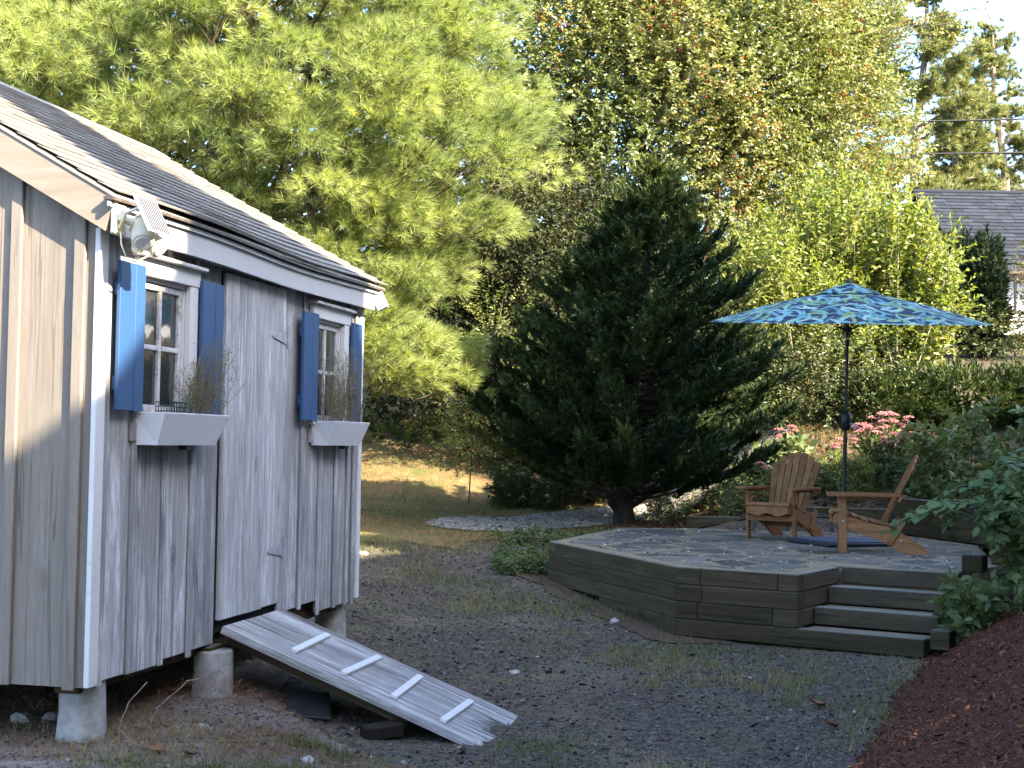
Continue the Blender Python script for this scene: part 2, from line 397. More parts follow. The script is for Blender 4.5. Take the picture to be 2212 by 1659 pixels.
def leafmat(name, a, b):
    m = NT(name)
    oi = m.n('ObjectInfo')
    v = m.coords((1, 1, 1))
    n1 = m.noise(v, 18, 3)
    c = m.mix(oi.outputs['Random'], a, b)
    c = m.mix(m.math('MULTIPLY', n1, 0.35), c, tuple(x * 0.6 for x in a))
    sx = m.n('SeparateXYZ'); tcn = m.n('TexCoord'); m.link(tcn.outputs['Object'], sx.inputs[0])
    rib = m.ramp(m.math('ABSOLUTE', sx.outputs[0]), [(0.0, (0.5, 0.5, 0.5)), (0.02, (0, 0, 0))])
    c = m.mix(rib, c, (0.14, 0.19, 0.08))
    m.fin(c, 0.6, 0.22)
    tr = m.n('BsdfTranslucent'); m.link(c, tr.inputs['Color'])
    mx = m.n('MixShader'); mx.inputs[0].default_value = 0.3
    m.link(m.p.outputs[0], mx.inputs[1]); m.link(tr.outputs[0], mx.inputs[2]); m.link(mx.outputs[0], m.out.inputs['Surface'])
    return m.m
MAT['bigleaf'] = leafmat('broad_matte_leaf', (0.075, 0.125, 0.045), (0.16, 0.22, 0.065))

# ------------------------------------------------------------------ object helpers
def tag(o, label=None, cat=None, group=None, kind=None):
    if label: o['label'] = label
    if cat: o['category'] = cat
    if group: o['group'] = group
    if kind: o['kind'] = kind
    return o

def empty(name, loc=(0, 0, 0), rz=0.0, label=None, cat=None, group=None):
    o = bpy.data.objects.new(name, None)
    o.empty_display_size = 0.1
    o.location = loc
    o.rotation_euler = (0, 0, rz)
    COL.objects.link(o)
    return tag(o, label, cat, group)

def link(name, me, parent=None, loc=None, rot=None):
    o = bpy.data.objects.new(name, me)
    COL.objects.link(o)
    if parent is not None: o.parent = parent
    if loc is not None: o.location = loc
    if rot is not None: o.rotation_euler = rot
    return o

def np_mesh(name, V, F, mat, tint=None, smooth=False):
    """V (n,3); F (m,k) with one k"""
    V = np.ascontiguousarray(V, dtype=np.float32)
    F = np.ascontiguousarray(F, dtype=np.int32)
    me = bpy.data.meshes.new(name)
    me.vertices.add(len(V)); me.vertices.foreach_set('co', V.ravel())
    k = F.shape[1]
    me.loops.add(F.size); me.loops.foreach_set('vertex_index', F.ravel())
    me.polygons.add(len(F))
    me.polygons.foreach_set('loop_start', np.arange(0, F.size, k, dtype=np.int32))
    me.polygons.foreach_set('loop_total', np.full(len(F), k, dtype=np.int32))
    if smooth: me.polygons.foreach_set('use_smooth', np.ones(len(F), dtype=bool))
    if tint is not None:
        at = me.attributes.new('tint', 'FLOAT', 'POINT')
        at.data.foreach_set('value', np.ascontiguousarray(tint, dtype=np.float32))
    me.update(calc_edges=True)
    me.materials.append(mat)
    return me

class MB:
    """collects boxes, prisms and tubes into one mesh"""
    def __init__(s): s.v = []; s.f = []
    def add(s, v, f):
        b = len(s.v); s.v += [tuple(x) for x in v]; s.f += [tuple(i + b for i in q) for q in f]; return s
    def box(s, c, d, rot=None, ch=0.0):
        hx, hy, hz = d[0] / 2, d[1] / 2, d[2] / 2
        ch = min(ch, hx * .45, hy * .45, hz * .45)
        if ch <= 0:
            v = [(x, y, z) for x in (-hx, hx) for y in (-hy, hy) for z in (-hz, hz)]
            f = [(0, 1, 3, 2), (4, 6, 7, 5), (0, 4, 5, 1), (2, 3, 7, 6), (0, 2, 6, 4), (1, 5, 7, 3)]
        else:
            v = []; idx = {}
            for sx in (-1, 1):
                for sy in (-1, 1):
                    for sz in (-1, 1):
                        for ax in range(3):
                            p = [sx * (hx - (ch if ax != 0 else 0)), sy * (hy - (ch if ax != 1 else 0)), sz * (hz - (ch if ax != 2 else 0))]
                            idx[sx, sy, sz, ax] = len(v); v.append(tuple(p))
            f = []
            def orient(q):
                P = [np.array(v[i]) for i in q]
                nn = np.cross(P[1] - P[0], P[2] - P[0])
                f.append(tuple(q) if nn @ sum(P) > 0 else tuple(reversed(q)))
            for ax in range(3):
                o1, o2 = [k for k in range(3) if k != ax]
                for sg in (-1, 1):
                    q = []
                    for a, b in ((-1, -1), (1, -1), (1, 1), (-1, 1)):
                        k = [0, 0, 0]; k[ax] = sg; k[o1] = a; k[o2] = b
                        q.append(idx[k[0], k[1], k[2], ax])
                    orient(q)
                for a in (-1, 1):
                    for b in (-1, 1):
                        k0 = [0, 0, 0]; k0[ax] = -1; k0[o1] = a; k0[o2] = b
                        k1 = list(k0); k1[ax] = 1
                        orient([idx[(*k0, o1)], idx[(*k0, o2)], idx[(*k1, o2)], idx[(*k1, o1)]])
            for sx in (-1, 1):
                for sy in (-1, 1):
                    for sz in (-1, 1):
                        orient([idx[sx, sy, sz, 0], idx[sx, sy, sz, 1], idx[sx, sy, sz, 2]])
        if rot is not None: v = [tuple(rot @ Vector(p)) for p in v]
        return s.add([(p[0] + c[0], p[1] + c[1], p[2] + c[2]) for p in v], f)
    def b2(s, lo, hi, ch=0.0):
        return s.box([(a + b) / 2 for a, b in zip(lo, hi)], [abs(b - a) for a, b in zip(lo, hi)], ch=ch)
    def prism(s, poly, a, b, axis=2):
        """polygon in the two other axes, extruded from a to b along AXIS"""
        n = len(poly)
        def mk(p, h):
            q = [p[0], p[1]]; q.insert(axis, h); return tuple(q)
        v = [mk(p, a) for p in poly] + [mk(p, b) for p in poly]
        f = [tuple(range(n))[::-1], tuple(range(n, 2 * n))] + [(i, (i + 1) % n, n + (i + 1) % n, n + i) for i in range(n)]
        return s.add(v, f)
    def tube(s, pts, rad, k=6, cap=True):
        pts = [Vector(p) for p in pts]
        if not hasattr(rad, '__len__'): rad = [rad] * len(pts)
        rings = []
        prev = None
        for i, p in enumerate(pts):
            d = (pts[min(i + 1, len(pts) - 1)] - pts[max(i - 1, 0)]).normalized()
            if prev is None:
                u = d.orthogonal().normalized()
            else:
                u = (prev - d * prev.dot(d)).normalized()
            prev = u; w = d.cross(u)
            rings.append([p + float(rad[i]) * (math.cos(2 * math.pi * j / k) * u + math.sin(2 * math.pi * j / k) * w) for j in range(k)])
        v = [q for r_ in rings for q in r_]
        f = [(i * k + j, i * k + (j + 1) % k, (i + 1) * k + (j + 1) % k, (i + 1) * k + j) for i in range(len(pts) - 1) for j in range(k)]
        if cap: f += [tuple(range(k))[::-1], tuple(range((len(pts) - 1) * k, len(pts) * k))]
        return s.add(v, f)
    def mesh(s, name, mat, smooth=False, fix=True):
        me = bpy.data.meshes.new(name)
        me.from_pydata(s.v, [], s.f)
        if fix:
            bm = bmesh.new(); bm.from_mesh(me)
            bmesh.ops.recalc_face_normals(bm, faces=bm.faces); bm.to_mesh(me); bm.free()
        if smooth: me.polygons.foreach_set('use_smooth', [True] * len(me.polygons))
        me.materials.append(mat)
        return me
    def build(s, name, mat, parent=None, smooth=False, loc=None, rot=None):
        return link(name, s.mesh(name, mat, smooth), parent, loc, rot)

def smoothstep(a, b, x):
    t = np.clip((np.asarray(x, float) - a) / (np.asarray(b, float) - a), 0, 1)
    return t * t * (3 - 2 * t)

_wr = np.random.default_rng(3)
_wd = _wr.uniform(0, 2 * np.pi, 14); _wp = _wr.uniform(0, 6.28, 14); _wk = np.array([.9, 1.3, 1.7, 2.2, 2.9, 3.7, 4.6, 5.7, 7., 8.6, 10.5, 13, 16, 20])
def wob(x, y, f=1.0, n=14):
    """sum of random waves, about -1..1"""
    x = np.asarray(x, float) * f; y = np.asarray(y, float) * f
    o = 0
    for i in range(n):
        o = o + np.sin(_wk[i] * (x * math.cos(_wd[i]) + y * math.sin(_wd[i])) + _wp[i]) / (1 + .45 * i)
    return o / 2.6

# ------------------------------------------------------------------ terrain
E_ = np.array([.85, -.53]); E_ /= np.hypot(*E_)           # along the steps
B_ = np.array([-E_[1], E_[0]])                            # up the steps
P0 = np.array([.405, 14.78]); P1 = np.array([1.40, 11.97])
P2 = P1 + 1.07 * E_; P3 = P2 + 1.02 * B_; P4 = P3 + .98 * E_
PATIO = np.array([P0, P1, P2, P3, P4, (4.35, 12.5), (5.05, 15.2), (4.6, 17.15), (2.7, 17.6), (1.35, 17.45)])

PATIO_IN = PATIO.mean(0) + (PATIO - PATIO.mean(0)) * .93

def in_poly(x, y, poly):
    x = np.asarray(x, float); y = np.asarray(y, float)
    r = np.zeros(x.shape, bool)
    n = len(poly)
    for i in range(n):
        (x1, y1), (x2, y2) = poly[i], poly[(i + 1) % n]
        c = (y1 > y) != (y2 > y)
        with np.errstate(divide='ignore', invalid='ignore'):
            xi = (x2 - x1) * (y - y1) / (y2 - y1) + x1
        r ^= c & (x < xi)
    return r

def hill_d(x, y):
    return (np.asarray(x) - 1.75) * .92 - (np.asarray(y) - 7.5) * .39

def G(x, y, clamp=True):
    x = np.asarray(x, float); y = np.asarray(y, float)
    zl = np.interp(y, [-30, 7, 9, 11, 13, 14.8, 17, 19, 20.6, 22, 23.4, 27, 35, 60, 160], [-.2, -.15, -.15, -.08, .05, .19, .42, .53, .58, .74, 1.02, 1.85, 2.9, 5, 9])
    zr = np.interp(y, [-30, 7, 9, 10.7, 12, 16.5, 17.6, 19, 21, 24, 27, 32, 60, 160], [-.2, -.15, -.1, 0, 0, .40, .85, 1.4, 2.1, 3.0, 3.5, 3.8, 5, 9])
    back_ = smoothstep(16, 18.5, y)
    t = smoothstep(.6 + 1.3 * back_, 3.0 + 1.3 * back_, x)
    z = zl * (1 - t) + zr * t
    z = z + smoothstep(-.5, -1.7, x) * np.interp(y, [5, 7, 8.6, 11, 13, 16, 18], [.16, .18, .2, .2, .15, .05, 0])
    d = hill_d(x, y)
    z = z + np.clip(.62 * d, 0, 1.15 + .06 * d) * (1 - .75 * smoothstep(15, 19, y)) * smoothstep(-.05, .35, d)
    z = z + .018 * wob(x, y, 1.0)
    if clamp:
        z = np.where(in_poly(x, y, PATIO_IN), np.minimum(z, .36), z)
    return z

def g(x, y): return float(G(np.array([x]), np.array([y]))[0])

def grid_axis(segs):
    out = []
    for a, b, st in segs: out += list(np.arange(a, b, st))
    return np.array(out + [segs[-1][1]])

gx = grid_axis([(-90, -20, 10), (-20, -7, 1.3), (-7, 8, .1), (8, 20, 1.2), (20, 90, 10)])
gy = grid_axis([(-30, 4, 2), (4, 24, .1), (24, 50, 1.3), (50, 160, 10)])
XX, YY = np.meshgrid(gx, gy)
V = np.stack([XX, YY, G(XX, YY)], -1).reshape(-1, 3)
nx_, ny_ = len(gx), len(gy)
ii = (np.arange(ny_ - 1)[:, None] * nx_ + np.arange(nx_ - 1)[None]).ravel()
F = np.stack([ii, ii + 1, ii + nx_ + 1, ii + nx_], -1)
ground = tag(link('ground', np_mesh('ground', V, F, MAT['ground'], smooth=True)), 'dark loose ground with sparse grass between shed and patio', kind='structure')

def sheet(name, mat, x, y, step, maskf, off, label):
    X, Y = np.meshgrid(np.arange(x[0], x[1] + step, step), np.arange(y[0], y[1] + step, step))
    V = np.stack([X, Y, G(X, Y) + off], -1).reshape(-1, 3)
    n = X.shape[1]
    ii = (np.arange(X.shape[0] - 1)[:, None] * n + np.arange(n - 1)[None]).ravel()
    F = np.stack([ii, ii + 1, ii + n + 1, ii + n], -1)
    cx = V[F].mean(1)
    F = F[maskf(cx[:, 0], cx[:, 1])]
    used = np.unique(F); mp = np.full(len(V), -1); mp[used] = np.arange(len(used))
    return tag(link(name, np_mesh(name, V[used], mp[F], mat, smooth=True)), label, kind='structure')

not_patio = lambda x, y: ~in_poly(x, y, PATIO)
lawn_edge = lambda x, y: y - 16.9 - .45 * wob(x, y, .8) - .25 * wob(x, y, 3.0) - .45 * np.maximum(x + .6, 0)
sheet('lawn', MAT['lawn'], (-4.6, 2.6), (15.2, 31), .06, lambda x, y: (lawn_edge(x, y) > 0) & (x < 2.0 + .15 * wob(x, y)) & not_patio(x, y), .012, 'dry lawn strewn with pine needles rising behind the shed')
sheet('bank', MAT['bank'], (1.0, 16), (11.5, 40), .2, lambda x, y: ((y > 17.2) | (hill_d(x, y) > .25) & (y > 12.6 + .3 * wob(x, y))) & not_patio(x, y) & (x > 1.35), .02, 'weedy bank rising behind the patio')
mulch_mask = lambda x, y: (hill_d(x, y) > .05 * wob(x, y, 2)) & (y < 13.2) & not_patio(x, y)
sheet('mulch_bed', MAT['mulch'], (-1, 9), (1.5, 13.5), .07, mulch_mask, .016, 'sloping bed of red brown bark mulch')
PATH = np.array([(-.25, 18.6), (.35, 18.75), (1.15, 19.8), (2.2, 20.5), (4.2, 20.9)])
def path_mask(x, y):
    # a gravel path that starts at the dirt and bends right behind the cedar
    x = np.asarray(x, float); y = np.asarray(y, float)
    d = np.full(x.shape, 9.0)
    for a, b in zip(PATH[:-1], PATH[1:]):
        e = b - a; t = np.clip(((x - a[0]) * e[0] + (y - a[1]) * e[1]) / (e @ e), 0, 1)
        d = np.minimum(d, np.hypot(x - a[0] - t * e[0], y - a[1] - t * e[1]))
    return (d < .80 + .12 * wob(x, y, 1.4)) & (x < 4.0) & not_patio(x, y)
sheet('gravel_path', MAT['gravel'], (-1.2, 4.2), (17.3, 22.8), .05, path_mask, .026, 'pale crushed gravel path curving behind the dark cedar')
shed_soil = lambda x, y: (x + 1.35 - .45 * smoothstep(9, 6.6, y) * 3.0 + .25 * wob(x, y, .9) - .0 * y < 0) & (y < 12.6)
sheet('sandy_soil', MAT['sand'], (-7, 1.0), (4.0, 13), .06, shed_soil, .010, 'pale sandy soil round the shed piers')
wall_soil = lambda x, y: (np.minimum(np.abs((x - 1.4) * (P0 - P1)[1] - (y - 11.97) * (P0 - P1)[0]) / 2.98, 9) < .20 + .13 * wob(x, y, 1.3) + .08 * wob(x, y, 5.0)) & (y > 11.6) & (y < 15.3)
sheet('bare_soil', MAT['soil'], (-.6, 2.2), (11.3, 15.5), .03, lambda x, y: wall_soil(x, y) & not_patio(x, y), .011, 'bare brown soil at the foot of the patio wall')

# ------------------------------------------------------------------ garden shed
SHED = (-2.091, 7.1, 0)
shed = empty('garden_shed', SHED, -YAW, 'weathered board and batten shed with blue shutters, raised on concrete piers', 'shed')
RX, RZ, SL = -1.882, 3.951, .5666           # ridge x, z and slope
WIDTH = 3.76
def roof_z(x): return RZ - SL * abs(x - RX)
brng = np.random.default_rng(11)

# dark lining so that nothing shows between the boards
lin = MB()
lin.b2((-.06, .03, .42), (-.022, .44, 2.72)); lin.b2((-.06, .98, .42), (-.022, 3.02, 2.72)); lin.b2((-.06, 3.60, .42), (-.022, 4.03, 2.72))
lin.b2((-.06, .44, .42), (-.022, .98, 1.70)); lin.b2((-.06, .44, 2.47), (-.022, .98, 2.72))
lin.b2((-.06, 3.02, .42), (-.022, 3.60, 1.70)); lin.b2((-.06, 3.02, 2.47), (-.022, 3.60, 2.72))
lin.b2((-3.70, .022, .42), (-.06, .045, 2.72))
lin.b2((-3.70, 4.0, .42), (-.06, 4.03, 2.72))
lin.b2((-3.74, .05, .42), (-3.70, 4.0, 2.72))
lin.b2((-3.70, .05, .42), (-.07, 4.0, .46))
lin.build('wall_lining', MAT['dark_inside'], shed)
# floor beams
for sx in (-.14, -1.9, -3.6):
    MB().b2((sx - .07, .06, .30), (sx + .07, 4.0, .415), ch=.006).build('floor_beam', MAT['timber'], shed)

def board(name, x0, x1, y0, y1, z0, z1, mat, ch=.004, parent=shed, skew=0.0):
    mb = MB().b2((x0, y0, z0), (x1, y1, z1), ch=ch)
    return mb.build(name, mat, parent)

# long wall: boards between s positions, cut round the windows
WIN = [(.44, .985), (3.02, 3.60)]
edges = [(.015, .40), (.408, .755), (.764, 1.106), (1.115, 1.476), (2.463, 2.826), (2.835, 3.188), (3.197, 3.528), (3.537, 3.778), (3.787, 4.045)]
for (a, b) in edges:
    zb = .352 + brng.uniform(0, .02) + (.07 if 2.45 < a < 3.0 else 0)
    cuts = [(zb, 2.66)]
    zb += brng.uniform(-.012, .012)
    w = [q for q in WIN if q[0] < b - .004 and q[1] > a + .004]
    if w:
        q = w[0]
        board('board', -.02, brng.uniform(.0, .007), a, b, zb, 1.715, MAT['side_board'], ch=.006)
        board('board', -.02, brng.uniform(.0, .006), a, b, 2.455, 2.66, MAT['side_board'])
        if a < q[0] - .01: board('board', -.02, .004, a, q[0], 1.715, 2.455, MAT['side_board'], ch=.003)
        if b > q[1] + .01: board('board', -.02, .004, q[1], b, 1.715, 2.455, MAT['side_board'], ch=.003)
    else:
        board('board', -.02, brng.uniform(.0, .007), a, b, zb, 2.66, MAT['side_board'], ch=.006)
board('board', -.02, .003, 1.483, 2.458, 2.605, 2.66, MAT['side_board'])
for s_ in (.092, .402, .76, 1.11, 2.83, 3.193, 3.532, 3.782, 3.93):
    z0 = .335 + brng.uniform(0, .02) + (.07 if 2.7 < s_ < 3.0 else 0)
    wz = [q for q in WIN if q[0] - .03 < s_ < q[1] + .03]
    h = .019
    if wz:
        board('batten', .006, .006 + h, s_ - .024, s_ + .024, z0, 1.70, MAT['side_board'], ch=.005)
        board('batten', .006, .006 + h, s_ - .024, s_ + .024, 2.50, 2.655, MAT['side_board'], ch=.005)
    else:
        board('batten', .006, .006 + h, s_ - .024, s_ + .024, z0, 2.655, MAT['side_board'], ch=.005)
# corner boards
board('corner_board', -.0, .030, -.028, .062, .348, 2.64, MAT['white'])
board('corner_board', .006, .030, 4.0, 4.072, .375, 2.64, MAT['white'])
# gable boards (towards the viewer) with battens
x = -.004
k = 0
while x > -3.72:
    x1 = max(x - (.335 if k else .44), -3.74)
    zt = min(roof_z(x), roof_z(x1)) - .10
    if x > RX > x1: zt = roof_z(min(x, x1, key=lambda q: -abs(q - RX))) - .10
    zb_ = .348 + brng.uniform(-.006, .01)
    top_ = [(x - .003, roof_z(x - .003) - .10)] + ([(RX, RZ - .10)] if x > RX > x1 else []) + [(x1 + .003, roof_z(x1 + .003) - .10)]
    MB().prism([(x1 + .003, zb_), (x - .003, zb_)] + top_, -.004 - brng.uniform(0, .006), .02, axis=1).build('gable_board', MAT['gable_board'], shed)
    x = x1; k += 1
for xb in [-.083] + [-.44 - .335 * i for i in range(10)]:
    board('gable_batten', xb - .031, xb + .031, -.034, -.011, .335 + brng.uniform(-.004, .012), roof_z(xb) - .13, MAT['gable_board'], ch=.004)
# far gable and back, plain sheets of boards
for i in range(11):
    xa = -.02 - .338 * i
    board('gable_board', max(xa - .334, -3.74), xa, 4.03, 4.05, .36, roof_z(xa - .17) - .14, MAT['gable_board'], ch=0)
for i in range(12):
    board('board', -3.765, -3.742, .01 + .336 * i, .342 + .336 * i, .36, 2.75, MAT['side_board'], ch=0)

# rake boards: near gable (both slopes), far gable
def rake(y0, y1, xa, xb, h=.205, mat=MAT['gable_rake'], cut=True):
    za, zb = roof_z(xa) - .018, roof_z(xb) - .018
    poly = [(xa, za), (xb, zb), (xb, zb - h), (xa, za - h)]
    if cut and xa > 0: poly[3] = (xa - .055, za - h + .03)
    v = [(p[0], y, p[1]) for y in (y0, y1) for p in poly]
    f = [(0, 1, 2, 3), (7, 6, 5, 4), (0, 4, 5, 1), (1, 5, 6, 2), (2, 6, 7, 3), (3, 7, 4, 0)]
    return MB().add(v, f).build('rake_board', mat, shed)
rake(-.082, -.036, .135, RX + .002)
rake(-.082, -.036, RX - .002, -3.9, cut=False)
rake(4.075, 4.12, .135, RX + .002, mat=MAT['fascia'])
rake(4.075, 4.12, RX - .002, -3.9, mat=MAT['fascia'], cut=False)
# fascia of the long eave, slightly wavy, with soffit
def sag(s): return -.010 * np.exp(-((s - 2.3) / .75) ** 2) + .01 * np.sin(s * 1.7)
ss = np.linspace(-.034, 4.073, 26)
v = []; f = []
for s_ in ss:
    d = float(sag(s_)) * .7
    for (xx, zz) in ((.085, 2.605 + d), (.11, 2.605 + d), (.11, 2.752 + d), (.085, 2.752 + d)): v.append((xx, s_, zz))
n = len(ss)
for i in range(n - 1):
    for j in range(4): f.append((i * 4 + j, i * 4 + (j + 1) % 4, (i + 1) * 4 + (j + 1) % 4, (i + 1) * 4 + j))
f += [(0, 1, 2, 3), tuple((n - 1) * 4 + j for j in (3, 2, 1, 0))]
MB().add(v, f).build('fascia', MAT['fascia'], shed)
MB().b2((.005, .03, 2.625), (.084, 4.05, 2.645)).build('soffit', MAT['fascia'], shed)
# thin upper trim and drip edge
for (xa, xb, za, zb, nm, mt) in ((.111, .128, 2.735, 2.758, 'eave_strip', 'fascia'), (.09, .152, 2.766, 2.782, 'drip_edge', 'drip')):
    v = []
    for s_ in np.linspace(-.12, 4.2, 26):
        d = float(sag(s_))
        for (xx, zz) in ((xa, za + d), (xb, za + d - .004), (xb, zb + d - .004), (xa, zb + d)): v.append((xx, s_, zz))
    MB().add(v, f).build(nm, MAT[mt], shed)
# end block where the far eave returns
MB().box((.125, 4.145, 2.70), (.085, .05, .17), Matrix.Rotation(-.45, 3, 'Y'), .004).build('eave_return', MAT['fascia'], shed)

# roof: deck + shingles
roof = MB()
for sg in (1, -1):
    xe = RX + sg * 2.03
    ze = RZ - SL * 2.03
    v = [(RX, -.088, RZ - .012), (xe, -.088, ze - .012), (xe, 4.22, ze - .012), (RX, 4.22, RZ - .012), (RX, -.088, RZ - .032), (xe, -.088, ze - .032), (xe, 4.22, ze - .032), (RX, 4.22, RZ - .032)]
    roof.add(v, [(0, 1, 2, 3), (7, 6, 5, 4), (0, 4, 5, 1), (1, 5, 6, 2), (2, 6, 7, 3), (3, 7, 4, 0)])
roof = roof.build('roof', MAT['shingle'], shed)
L_ = 2.035 * math.sqrt(1 + SL * SL)
rows = 18
ex = L_ / rows
cs = 1 / math.sqrt(1 + SL * SL); sn = SL * cs
for r_ in range(rows):
    t0 = r_ * ex; t1 = t0 + ex + (.03 if r_ < rows - 1 else .0)                        # from the ridge down
    y = -.095 - (.16 if r_ % 2 else 0)
    while y < 4.245:
        w = .305 + brng.uniform(-.02, .02)
        ya, yb = max(y, -.095) + .0015, min(y + w, 4.245) - .0015
        y += w
        if yb - ya < .03: continue
        th = .009 + brng.uniform(0, .003)
        up_ = brng.uniform(-.0015, .002)
        def P(t, yy, off):
            xx = RX + t * cs + off * sn; zz = RZ - t * sn + off * cs
            zz += float(sag(yy)) * (t / L_) ** 4 * 1.2
            return (xx, yy, zz)
        lo = .010 + up_
        e1, e2 = brng.uniform(-.003, .003, 2)
        v = [P(t0, ya, .0), P(t0, yb, .0), P(t1 + e2, yb, lo), P(t1 + e1, ya, lo), P(t0, ya, .004), P(t0, yb, .004), P(t1 + e2, yb, lo + th), P(t1 + e1, ya, lo + th)]
        MB().add(v, [(0, 1, 2, 3), (7, 6, 5, 4), (0, 4, 5, 1), (1, 5, 6, 2), (2, 6, 7, 3), (3, 7, 4, 0)]).build('shingle', MAT['shingle'], roof)
# ridge cap
MB().add([(RX - .13, -.1, RZ - .05), (RX, -.1, RZ + .022), (RX + .13, -.1, RZ - .05), (RX - .13, 4.25, RZ - .05), (RX, 4.25, RZ + .022), (RX + .13, 4.25, RZ - .05)],
         [(0, 1, 4, 3), (1, 2, 5, 4), (0, 3, 5, 2), (0, 2, 1), (3, 4, 5)]).build('ridge_cap', MAT['shingle'], roof)

# door of three wide boards
door = empty('door', (0, 0, 0)); door.parent = shed
for a, b in ((1.494, 1.803), (1.808, 2.128), (2.133, 2.447)):
    mb = MB().b2((.002, a, .50 + brng.uniform(0, .012)), (.034 + brng.uniform(0, .004), b, 2.594), ch=.005)
    mb.build('plank', MAT['door_board'], door)
MB().b2((-.02, 1.47, .49), (.0, 2.47, 2.60)).build('door_backing', MAT['dark_inside'], door)
for zc in (2.27, .862):
    hb = MB()
    hb.prism([(2.20, zc), (2.21, zc + .012), (2.44, zc + .045), (2.44, zc - .045), (2.21, zc - .012)], .0385, .0425, axis=0)
    hb.b2((.0385, 2.468, zc - .075), (.0445, 2.508, zc + .075), ch=.001)
    hb.tube([(.046, 2.454, zc - .06), (.046, 2.454, zc + .06)], .008, 8)
    for (yy, zz) in ((2.25, zc), (2.34, zc), (2.42, zc + .03), (2.42, zc - .03)): hb.tube([(.0425, yy, zz), (.046, yy, zz)], .006, 6)
    hb.build('hinge', MAT['metal'], door)

# windows
def window(s0, s1):
    """s0..s1 the rough opening"""
    w = empty('window', (0, 0, 0)); w.parent = shed
    z0, z1 = 1.72, 2.455
    for a, b, nm in ((s0 - .045, s0 - .0, 'casing'), (s1 + .0, s1 + .098, 'casing')):
        MB().b2((.0045, a, z0 - .02), (.040, b, z1 - .002), ch=.003).build(nm, MAT['white'], w)
    MB().b2((.0045, s0 - .075, z1), (.044, s1 + .118, z1 + .092), ch=.003).build('head_casing', MAT['white'], w)
    MB().b2((.0045, s0 - .10, z1 + .094), (.082, s1 + .145, z1 + .116), ch=.004).build('head_cap', MAT['sash'], w)
    MB().b2((-.055, s0, z0 - .03), (.035, s1, z0 - .002), ch=.003).build('sill', MAT['white'], w)
    for a, b in ((s0, s0 + .012), (s1 - .022, s1)):
        MB().b2((-.055, a, z0), (.004, b, z1 - .001)).build('jamb', MAT['white'], w)
    MB().b2((-.055, s0 + .013, z1 - .022), (.004, s1 - .023, z1 - .001)).build('jamb', MAT['white'], w)
    sa, sb = s0 + .013, s1 - .023
    zb, zt = z0 + .004, z1 - .028
    xs = (-.032, -.004)
    fr = MB()
    fr.b2((xs[0], sa, zb), (xs[1], sa + .032, zt), ch=.003).b2((xs[0], sb - .034, zb), (xs[1], sb, zt), ch=.003)
    fr.b2((xs[0], sa + .032, zt - .034), (xs[1], sb - .034, zt), ch=.003).b2((xs[0], sa + .032, zb), (xs[1], sb - .034, zb + .045), ch=.003)
    sm = (sa + sb) / 2; zm = (zb + zt) / 2 + .005
    fr.b2((xs[0] + .003, sm - .014, zb + .045), (xs[1] + .001, sm + .014, zt - .034), ch=.004)
    fr.b2((xs[0] + .003, sa + .032, zm - .014), (xs[1] - .002, sm - .014, zm + .014), ch=.004)
    fr.b2((xs[0] + .003, sm + .014, zm - .014), (xs[1] - .002, sb - .034, zm + .014), ch=.004)
    fr.build('sash', MAT['sash'], w)
    for a, b in ((sa + .030, sm - .012), (sm + .012, sb - .032)):
        for c, d in ((zb + .043, zm - .012), (zm + .012, zt - .032)):
            MB().b2((-.024, a, c), (-.021, b, d)).build('pane', MAT['glass'], w)
    return w
window(.44, .985)
window(3.02, 3.60)
# shutters: two boards and the cleats behind them
def shutter(s0, s1, z0, z1, x=.046, turn=0.0):
    o = empty('shutter', (x, s0, 0), turn); o.parent = shed
    m_ = (s1 - s0) * .60
    for a, b in ((0, m_ - .002), (m_ + .002, s1 - s0)):
        MB().b2((0, a, z0 + brng.uniform(-.004, .004)), (.022, b, z1 + brng.uniform(-.003, .003)), ch=.003).build('board', MAT['blue'], o)
    for zc in (z0 + .14, z1 - .14):
        MB().b2((-.019, .01, zc - .035), (-.0005, s1 - s0 - .01, zc + .035), ch=.002).build('cleat', MAT['blue'], o)
    return o
shutter(.118, .390, 1.728, 2.495)
shutter(1.088, 1.372, 1.728, 2.500)
shutter(2.672, 2.955, 1.722, 2.475, .055)
shutter(3.712, 3.925, 1.728, 2.480)
# concrete piers
for (px_, py_, top) in ((-.13, .20, .352), (.0, 1.49, .33), (-.15, 3.92, .36), (-3.55, .2, .35), (-3.55, 3.92, .35), (-1.85, .2, .35), (-1.85, 3.9, .35)):
    wx = SHED[0] + px_ * NX[0] + py_ * AX[0]; wy = SHED[1] + px_ * NX[1] + py_ * AX[1]
    gz = g(wx, wy)
    mb = MB().tube([(px_, py_, gz - .15), (px_, py_, gz + .02), (px_ + .004, py_, (gz + top) / 2), (px_, py_, top - .012), (px_, py_, top)], [.128, .125, .117, .115, .110], 28)
    o = mb.build('pier', MAT['concrete'], shed, smooth=False)
MB().b2((-.10, 1.40, .30), (.02, 1.60, .352), ch=.004).build('shim', MAT['timber'], shed)

